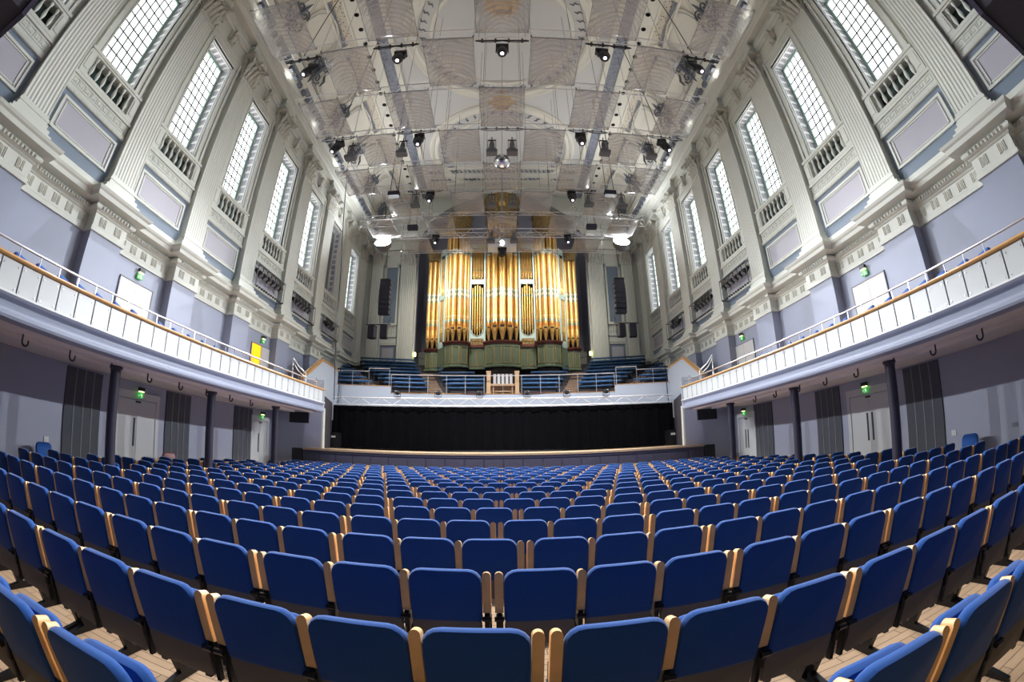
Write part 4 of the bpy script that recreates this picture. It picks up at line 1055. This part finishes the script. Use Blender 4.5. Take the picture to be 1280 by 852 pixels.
# small side door beside the organ
for s in (-1, 1):
    m = MB(); m.box(s*4.98, s*5.85, YEND+.9, YEND+1.0, 4.5, 8.0); m.box(s*5.15, s*5.65, YEND+.86, YEND+.9, 6.4, 7.6)
    tag(m.build('organ_side_door', M['line']), f'grey panel door in the recess {SIDE[s]} of the organ', 'panel')
    f = tag(empty('fire_point_lamp', (s*5.9, YEND-.1, 7.0)), f'small yellow-lit lamp on a bracket {SIDE[s]} of the organ', 'lamp')
    m = MB(); m.lathe([(.05,0),(.08,.04),(.08,.26),(.04,.30)], (0,0,.5), 10); m.build('lamp_body', M['glow'], f); m = MB(); m.tube([(0,0,-.9),(0,0,.5)], .025, 6); m.tube([(0,0,.5),(-s*.7,.1,.35)], .02, 6); m.build('bracket', M['black'], f)
# ================================================================== suspended acoustic reflectors
RZ = CH+11.8; CW, CL = .1445*11.8, .197*11.8
def pillow(rows=10):
    m = MB(); n = rows; W, L = CW*.462, CL*.455
    def z(u, v): return -.26*(1-u**4)*(1-v**4)*(.9+.1*cos(3*u))-.02
    for off_ in (0, .012):
        vs = []
        for i in range(n+1):
            for j in range(n+1):
                u = -1+2*i/n; v = -1+2*j/n; vs.append((u*W, v*L, z(u, v)+off_))
        fs = [(i*(n+1)+j, (i+1)*(n+1)+j, (i+1)*(n+1)+j+1, i*(n+1)+j+1) for i in range(n) for j in range(n)]
        if off_: fs = [tuple(reversed(f)) for f in fs]
        m.add(vs, fs)
    return m.mesh('acrylic_sheet', M['reflector'], 80)
MS['pillow'] = pillow()
m = MB(); W, L = CW*.468, CL*.46; m.tube([(-W,-L,0),(W,-L,0),(W,L,0),(-W,L,0),(-W,-L,0)], .012, 5)
for a in (-1, 1):
    for b in (-1, 1): m.tube([(a*W,b*L,0),(a*W,b*L,.10)], .02, 6)
MS['pframe'] = m.mesh('edge_frame', M['greyfix'])
m = MB()
for a in (-1, 1): m.tube([(a*W*.9,0,.0),(a*W*.9,0,CZ-RZ-.02)], .007, 4)
MS['pwire'] = m.mesh('suspension_wire', M['black'])
colname = {-4:'far left',-3:'outer left',-2:'left',-1:'inner left',0:'centre',1:'inner right',2:'right',3:'outer right',4:'far right'}
for j in range(8):
    y = (.64+.197*j)*11.8
    for c in range(-4, 5):
        if (c+j) % 2: continue
        if j == 7 and abs(c) > 3: continue
        r = tag(empty('acoustic_reflector', (c*CW, y, RZ)), f'translucent curved ceiling reflector, {colname[c]} column, {ORD[j]} suspended row from the camera', 'reflector', 'translucent acoustic reflectors under the ceiling')
        put('acrylic_sheet', MS['pillow'], r); put('edge_frame', MS['pframe'], r); put('suspension_wire', MS['pwire'], r)
# silver ladder frames between the rows
for j in range(8):
    y = (.64+.197*(j+.5))*11.8; w = CW*4.5 if j % 2 else CW*4.4
    truss('grid_truss', (-w, y-.18, RZ+.05), (w, y-.18, RZ+.05), .34, .019, f'slim silver ladder frame hung across the reflectors, {ORD[j]} from the camera', nseg=18, up=Vector((0,1,0)), group='slim frames between the reflectors')
truss('lighting_truss', (-5.9, 22.5, RZ-.25), (5.9, 22.5, RZ-.25), .55, .028, 'deep silver lighting truss hung in front of the organ pipes', nseg=10)
truss('lighting_truss', (-8.1, 21.3, RZ+.0), (-4.6, 21.3, RZ+.0), .45, .022, 'short silver lighting truss at upper left near the white flood', nseg=4)
truss('lighting_truss', (4.6, 21.3, RZ+.0), (8.1, 21.3, RZ+.0), .45, .022, 'short silver lighting truss at upper right near the white flood', nseg=4)
# moving heads
def mh_parts():
    d = {}
    m = MB(); m.lathe([(.0,.24),(.12,.22),(.15,.10),(.16,-.10),(.14,-.22),(.125,-.23)], (0,0,0), 18); d['lamp_head'] = m.mesh('lamp_head', M['black'], 45)
    m = MB(); m.lathe([(.0,-.225),(.125,-.225),(.135,-.20)], (0,0,0), 18); m.mi = 1; m.lathe([(0,-.235),(.055,-.235),(.055,-.228)], (0,0,0), 14); d['lens'] = m.mesh('lens', [M['mhlens'], M['mhcore']])
    m = MB(); m.box(-.20,-.17,-.05,.05,-.06,.34); m.box(.17,.20,-.05,.05,-.06,.34); m.box(-.20,.20,-.12,.12,.34,.46); m.tube([(0,0,.46),(0,0,.62)], .03, 6); m.box(-.06,.06,-.03,.03,.56,.64); d['yoke'] = m.mesh('yoke', M['black'])
    return d
mhp = mh_parts()
MH = [(-.566,.81,'far left'),(-.287,.807,'left'),(0.0,.80,'centre'),(.280,.80,'right'),(.566,.80,'far right')]
pos = [(x*11.3, y*11.3, RZ-.48, f'{n} of the first row') for x, y, n in MH]
pos += [(x*11.3, 1.195*11.3, RZ-.48, f'{n} of the second row') for x, n in ((-.60,'far left'),(-.29,'inner left'),(.275,'inner right'),(.59,'far right'))]
pos += [(x*11.3, 1.575*11.3, RZ-.48, f'{n} of the third row') for x, n in ((-.305,'left'),(.295,'right'))]
pos += [(x*11.3, 1.97*11.3, RZ-.5, f'{n} of the fourth row') for x, n in ((-.335,'left'),(.33,'right'))]
for x, y, z, n in pos:
    r = tag(empty('moving_head_lamp', (x, y, z)), f'black moving-head lamp with violet lens, {n} above the seats', 'stage light', 'moving-head lamps under the reflectors')
    r.rotation_euler = (-.35, (-.3 if x > 6 else .3 if x < -6 else 0), 0)
    for k in mhp: put(k, mhp[k], r)
# grey profile lanterns
def lantern_mesh():
    m = MB(); m.lathe([(.0,.30),(.09,.28),(.12,.10),(.10,.0),(.15,-.05),(.17,-.18)], (0,0,0), 12); m.box(-.22,.22,-.16,.16,-.34,-.20); return m.mesh('lantern_body', M['greyfix'], 40)
def bracket_mesh():
    m = MB(); m.box(-.17,-.15,-.02,.02,-.05,.36); m.box(.15,.17,-.02,.02,-.05,.36); m.box(-.17,.17,-.02,.02,.36,.40); m.tube([(0,0,.38),(0,0,.55)], .02, 6); return m.mesh('hanging_bracket', M['black'])
lb, hb = lantern_mesh(), bracket_mesh()
LN = [(-.036,1.25,'pair by the mirror ball, left one'),(.036,1.25,'pair by the mirror ball, right one'),(-.355,1.235,'left of the second row of lamps'),(.365,1.235,'right of the second row of lamps'),(-.55,1.235,'near the left wall in the second row'),(.54,1.235,'near the right wall in the second row'),
      (-.37,1.60,'left of the third row of lamps'),(.37,1.60,'right of the third row of lamps'),(-.045,1.62,'just left of the organ crown'),(.045,1.62,'just right of the organ crown'),(-.055,1.96,'left of the white projector'),(.06,1.96,'right of the white projector'),(.52,1.60,'near the right wall in the third row')]
for x, y, n in LN:
    r = tag(empty('profile_lantern', (x*11.3, y*11.3, RZ-.42)), f'grey stage lantern hanging {n}', 'stage light', 'grey lanterns under the reflectors'); put('lantern_body', lb, r); put('hanging_bracket', hb, r)
# black bars carrying the lamps
for k, (y, xs) in enumerate(((.80,((-7.3,-6.0),(-4.15,-2.65),(-.84,.84),(2.65,4.15),(6.0,7.3))),(1.20,((-7.5,-6.0),(-4.2,-2.65),(-.84,.84),(2.65,4.2),(6.0,7.5))),(1.593,((-4.6,-2.8),(2.6,4.6))))):
    for q, (a, b) in enumerate(xs):
        m = MB(); m.tube([(a,y*11.3,RZ+.10),(b,y*11.3,RZ+.10)], .028, 8)
        for i in range(4): t = a+(b-a)*(i+.5)/4; m.box(t-.03,t+.03,y*11.3-.05,y*11.3+.05,RZ+.04,RZ+.16)
        pts = [(a+(b-a)*i/8, y*11.3-.04, RZ+.03-.07*sin(PI*(i % 4)/4)) for i in range(9)]; m.tube(pts, .014, 5)
        m.tube([(a+.1,y*11.3,RZ+.1),(a+.1,y*11.3,CZ)], .006, 4); m.tube([(b-.1,y*11.3,RZ+.1),(b-.1,y*11.3,CZ)], .006, 4)
        tag(m.build('lamp_bar', M['black']), f'black lamp bar with looped cable, {ORD[k]} lamp row, {ORD[q]} from the left', 'lighting bar', 'black bars carrying the lamps')
# black junction boxes and short trusses before the organ
for s in (-1, 1):
    for k, (x, y, n) in enumerate(((.45,1.53,'above'),(.425,1.83,'below'))):
        r = tag(empty('junction_box', (s*x*11.6, y*11.6, RZ-.2)), f'small black box hanging {n} the upper {SIDE[s]} row-end truss', 'box')
        m = MB(); m.box(-.28,.28,-.15,.15,-.12,.12); m.build('box_body', M['spk'], r)
        m = MB(); m.tube([(-.2,0,.12),(-.2,0,CZ-RZ+.1)], .012, 5); m.tube([(.2,0,.12),(.2,0,CZ-RZ+.1)], .012, 5); m.build('suspension_cable', M['black'], r)
    truss('lighting_truss', (s*7.4, 17.9, RZ+.1), (s*4.5, 17.9, RZ+.1), .35, .022, f'short silver truss in the upper {SIDE[s]} beyond the second lamp row', nseg=5)
# mirror ball
mbz = 12.55
r = tag(empty('mirror_ball', (0, .753**-1*(mbz-CH), mbz)), 'mirror ball hanging on a thin wire in the middle of the hall', 'mirror ball')
m = MB(); n = 14
for i in range(n):
    t0, t1 = PI*i/n, PI*(i+1)/n
    for j in range(2*n):
        a0, a1 = 2*PI*j/(2*n), 2*PI*(j+1)/(2*n); q = .34
        m.add([(q*sin(t)*cos(a), q*sin(t)*sin(a), q*cos(t)) for t, a in ((t0,a0),(t1,a0),(t1,a1),(t0,a1))], [(0,1,2,3)])
m.build('mirror_tiles', M['chrome'], r); m = MB(); m.tube([(0,0,.32),(0,0,CZ-mbz)], .008, 5); m.lathe([(.1,.32),(.05,.40),(0,.42)], (0,0,0), 10); m.build('suspension', M['black'], r)
# big white projector in front of the organ
r = tag(empty('projector', (0, 22.7, RZ-.62)), 'white projector box hanging before the centre organ tower', 'projector')
m = MB(); m.box(-.80,.80,-.35,.45,-.30,.32); m.build('projector_body', M['white'], r); m = MB(); m.box(-.74,-.2,-.37,-.35,.2,.3); m.box(-.1,.74,-.37,-.35,.22,.29); m.box(-.3,.1,-.37,-.35,-.1,-.05); m.build('vent_slots', M['line'], r)
m = MB(); m.lathe([(.13,-.22),(.2,-.14),(.2,.1),(.1,.16)], (0,-.1,-.58), 14); m.box(-.25,.25,-.25,.1,-.42,-.30); m.build('lamp_unit', M['black'], r, smooth=40)
m = MB(); m.box(-.05,.05,-.05,.05,.32,5.2); m.build('drop_pole', M['line'], r)
# the two bright flood lights
FL = 11.6
for s in (-1, 1):
    r = tag(empty('flood_light', (s*.611*FL, 1.977*FL, CH+FL)), f'dazzling white flood light hanging at the {SIDE[s]} before the organ', 'flood light', 'bright white floods facing the seats')
    r.rotation_euler = (math.radians(-38), 0, 0)
    m = MB(); m.lathe([(.50,-.02),(.52,.02),(.48,.3),(.25,.55),(0,.6)], (0,0,0), 24); o = m.build('reflector_housing', M['greyfix'], r, smooth=40); o.rotation_euler = (-PI/2, 0, 0)
    m = MB(); m.lathe([(0,-.03),(.48,-.03),(.49,0)], (0,0,0), 24); o = m.build('lens', M['fwhite'], r); o.rotation_euler = (-PI/2, 0, 0)
    m = MB(); m.tube([(-.42,.1,0),(-.42,.1,.5),(.42,.1,.5),(.42,.1,0)], .025, 6); m.build('yoke', M['black'], r)
# line-array speakers at the end wall
for s in (-1, 1):
    r = tag(empty('line_array_speaker', (s*7.08, 24.0, 9.15)), f'tall black line-array speaker hanging {SIDE[s]} of the organ', 'speaker', 'tall black hanging speakers')
    for i in range(7):
        m = MB(); z = .31*i; tl = .03*(3-i)*.3; yo = .012*(i-3)**2
        m.prism([(-.0+yo,z),(.38+yo,z+.02),(.38+yo,z+.27),(0+yo,z+.295)], lambda p: (-s*.36,p[0],p[1]), lambda p: (s*.28,p[0],p[1]))
        c = m.build('speaker_box', M['spk'], r)
        m = MB(); m.box(-s*.40,-s*.36,.05+yo,.33+yo,z+.05,z+.24); m.build('side_plate', M['beech'] if False else M['steel'], c)
    m = MB(); m.box(-.3,.3,.1,.2,2.18,2.24); m.tube([(0,.15,2.2),(0,.15,5.5)], .012, 5); m.tube([(s*.9,.15,-.6),(s*.9,.15,5.5)], .01, 5); m.build('rigging', M['black'], r)
    r = tag(empty('speaker_pair_bar', (s*7.3, 24.2, 8.55)), f'bar of two small black speakers below the {SIDE[s]} line array', 'speaker')
    m = MB(); m.tube([(-.75,0,0),(.75,0,0)], .03, 6); m.tube([(s*-.6,0,0),(-s*.75,0,.45)], .015, 5); m.build('bar', M['black'], r)
    for k, a in ((-1,.28),(1,-.1)):
        m = MB(); m.box(-.2,.2,-.2,.2,-.85,-.08); o = m.build('speaker_box', M['spk'], r, (k*.36,0,0), a*s); m = MB(); m.box(-s*.21,-s*.2,-.15,.15,-.8,-.15); m.build('side_plate', M['line'], o)
# lighting racks on the side walls
for s in (-1, 1):
    rz = -PI/2 if s < 0 else PI/2
    for k, (y, nl) in enumerate(((15.29,6),(18.78,5),(22.27,3))):
        r = tag(empty('wall_lighting_rack', (s*HW, y, 7.3), rz), f'wall rack of black lamps on the {SIDE[s]} wall, {ORD[k]} from the camera', 'lighting rack', 'wall racks of lamps between the pilasters')
        m = MB()
        for z in (.05, .95):
            m.tube([(-1.2,.38,z),(1.2,.38,z)], .025, 6)
            for u in (-1.2, 1.2): m.tube([(u,.0,z),(u,.38,z)], .02, 6)
        for u in (-1.2, 1.2): m.tube([(u,.38,.05),(u,.38,.95)], .02, 6)
        m.build('rack_frame', M['greyfix'], r)
        for i in range(12): m = MB(); u = -1.1+2.2*i/11; m.box(u-.03,u+.03,.34,.42,.0,.07); m.build('clamp', M['black'], r)
        for i in range(nl):
            u = (-1.0+.36*i)*(1 if s > 0 else -1)
            if nl == 3: u = (-.2+.36*i)*(-1 if s > 0 else 1)
            m = MB(); m.tube([(u,.15,.78),(u,.30,.64),(u,.44,.48)], [.08,.12,.135], 10); m.box(u-.13,u+.13,.34,.37,.6,.95); ln = m.build('lamp', M['black'], r)
            m = MB(); m.tube([(u,.44,.48),(u,.45,.465)], .11, 10); m.build('lens', M['greyfix'], ln)
# rigging cables
CB = [([(-7.3,16.5,RZ),(-7.7,18.5,9.5),(-7.9,19.5,3.6)], 'long black cable slanting down before the left wall', .022),
      ([(-5.6,8.6,CZ),(-6.6,8.9,RZ+.1)], 'black sling cable above the first lamp row at left', .018), ([(5.2,8.6,CZ),(6.3,8.9,RZ+.1)], 'black sling cable above the first lamp row at right', .018),
      ([(-5.9,13.2,CZ),(-6.7,13.4,RZ+.1)], 'black sling cable above the second lamp row at left', .018), ([(5.5,13.2,CZ),(6.5,13.4,RZ+.1)], 'black sling cable above the second lamp row at right', .018),
      ([(-8.2,20.7,3.4),(-8.2,20.9,5.4)], 'short vertical cable at the left end of the drape truss', .02), ([(8.2,20.7,3.4),(8.2,20.9,5.4)], 'short vertical cable at the right end of the drape truss', .02),
      ([(5.35,21.0,5.1),(5.45,21.2,RZ)], 'thin grey wire hanging at right of the choir gallery', .008), ([(-5.35,21.0,5.1),(-5.45,21.2,RZ)], 'thin grey wire hanging at left of the choir gallery', .008)]
for pts, lab, rr in CB:
    m = MB(); m.tube(pts, rr, 5); tag(m.build('rigging_cable', M['black']), lab, 'cable')
# ================================================================== light
def spot(name, loc, target, power, size, blend=.5, colr=(1,1,1), rad=.15):
    l = bpy.data.lights.new(name, 'SPOT'); l.energy = power; l.spot_size = math.radians(size); l.spot_blend = blend; l.color = colr; l.shadow_soft_size = rad
    o = bpy.data.objects.new(name, l); col.objects.link(o); o.location = loc
    d = Vector(target)-Vector(loc); o.rotation_euler = d.to_track_quat('-Z', 'Y').to_euler(); return o
for s in (-1, 1):
    spot('flood_beam', (s*.611*FL, 1.977*FL-.5, CH+FL-.35), (-s*1.5, 5, 0), 5000, 80, .7, (.95,.97,1), .25)
for x in (-2.6, 0, 2.6):
    spot('organ_beam', (x, 22.3, RZ-.6), (x*.95, 25.9, 11.0), 700, 95, .8, (1,.92,.78), .06)
for s in (-1, 1):
    spot('organ_low_beam', (s*5.0, 21.6, RZ-.6), (s*3.4, 26, 9.5), 350, 60, .8, (1,.93,.78), .06)
for x, y, z, n in pos[:9]:
    tgt = (x*.85, y-1.0, 0) if y < 12 else (x*.7, 20.0, 3.5)
    spot('house_beam', (x, y-.1, z-.3), tgt, (1300 if y < 12 else 1500), 100 if y < 12 else 60, .9, (.97,.96,1), .10)
for s in (-1, 1):
    for y in (15.29, 18.78, 22.27):
        spot('rack_beam', (s*9.2, y, 7.75), (-s*9.9, y-9.5, .2), 1250, 85, .8, (.90,.95,1), .10)
for s in (-1, 1):  # added fill hidden behind the cornice to brighten the ceiling, no real fitting
    for k in range(8):
        l = bpy.data.lights.new('ceiling_fill', 'AREA'); l.shape = 'RECTANGLE'; l.size = 2.8; l.size_y = .3; l.energy = 14; l.color = (1,.98,.93)
        o = bpy.data.objects.new('ceiling_fill', l); col.objects.link(o); o.location = (s*9.46, YB[k], 16.6)
        d = Vector((-s*1, 0, .45)); o.rotation_euler = d.to_track_quat('-Z', 'X').to_euler()
w = bpy.data.worlds.new('world'); sc.world = w; w.use_nodes = True
w.node_tree.nodes['Background'].inputs[0].default_value = (.5,.55,.65,1); w.node_tree.nodes['Background'].inputs[1].default_value = .3

# ================================================================== camera: fisheye lens
cam = bpy.data.cameras.new('camera'); co = bpy.data.objects.new('camera', cam); col.objects.link(co); sc.camera = co
F, PITCH, YAW, ROLL = 549.252, .237586, .022064, -.01156
def ray(x, y, z):
    c, s_ = cos(ROLL), sin(ROLL); x, y = c*x-s_*y, s_*x+c*y
    c, s_ = cos(PITCH), sin(PITCH); fw = c*z-s_*y; up = s_*z+c*y
    c, s_ = cos(YAW), sin(YAW); return Vector((c*x+s_*fw, c*fw-s_*x, up))
r_, u_, f_ = ray(1,0,0), ray(0,1,0), ray(0,0,1)
mw = Matrix((( r_.x,u_.x,-f_.x,0),(r_.y,u_.y,-f_.y,0),(r_.z,u_.z,-f_.z,CH),(0,0,0,1))); co.matrix_world = mw
cam.type = 'PANO'; cam.sensor_fit = 'HORIZONTAL'; cam.sensor_width = 36; cam.sensor_height = 36*852/1280
cam.panorama_type = 'FISHEYE_LENS_POLYNOMIAL'
cam.fisheye_polynomial_k0 = 0; cam.fisheye_polynomial_k1 = -1/(F*36/1280); cam.fisheye_polynomial_k2 = 0; cam.fisheye_polynomial_k3 = 0; cam.fisheye_polynomial_k4 = 0
cam.fisheye_fov = math.radians(220); cam.clip_start = .02; cam.clip_end = 200; cam.lens = 15
# ================================================================== render look
sc.view_settings.view_transform = 'Standard'; sc.view_settings.look = 'None'; sc.view_settings.gamma = 1; sc.view_settings.use_curve_mapping = False
sc.view_settings.exposure = 1.24
cy = sc.cycles; cy.use_denoising = True; cy.max_bounces = 7; cy.diffuse_bounces = 4; cy.glossy_bounces = 3; cy.transparent_max_bounces = 16; cy.sample_clamp_indirect = 6; cy.sample_clamp_direct = 0
cy.use_light_tree = True
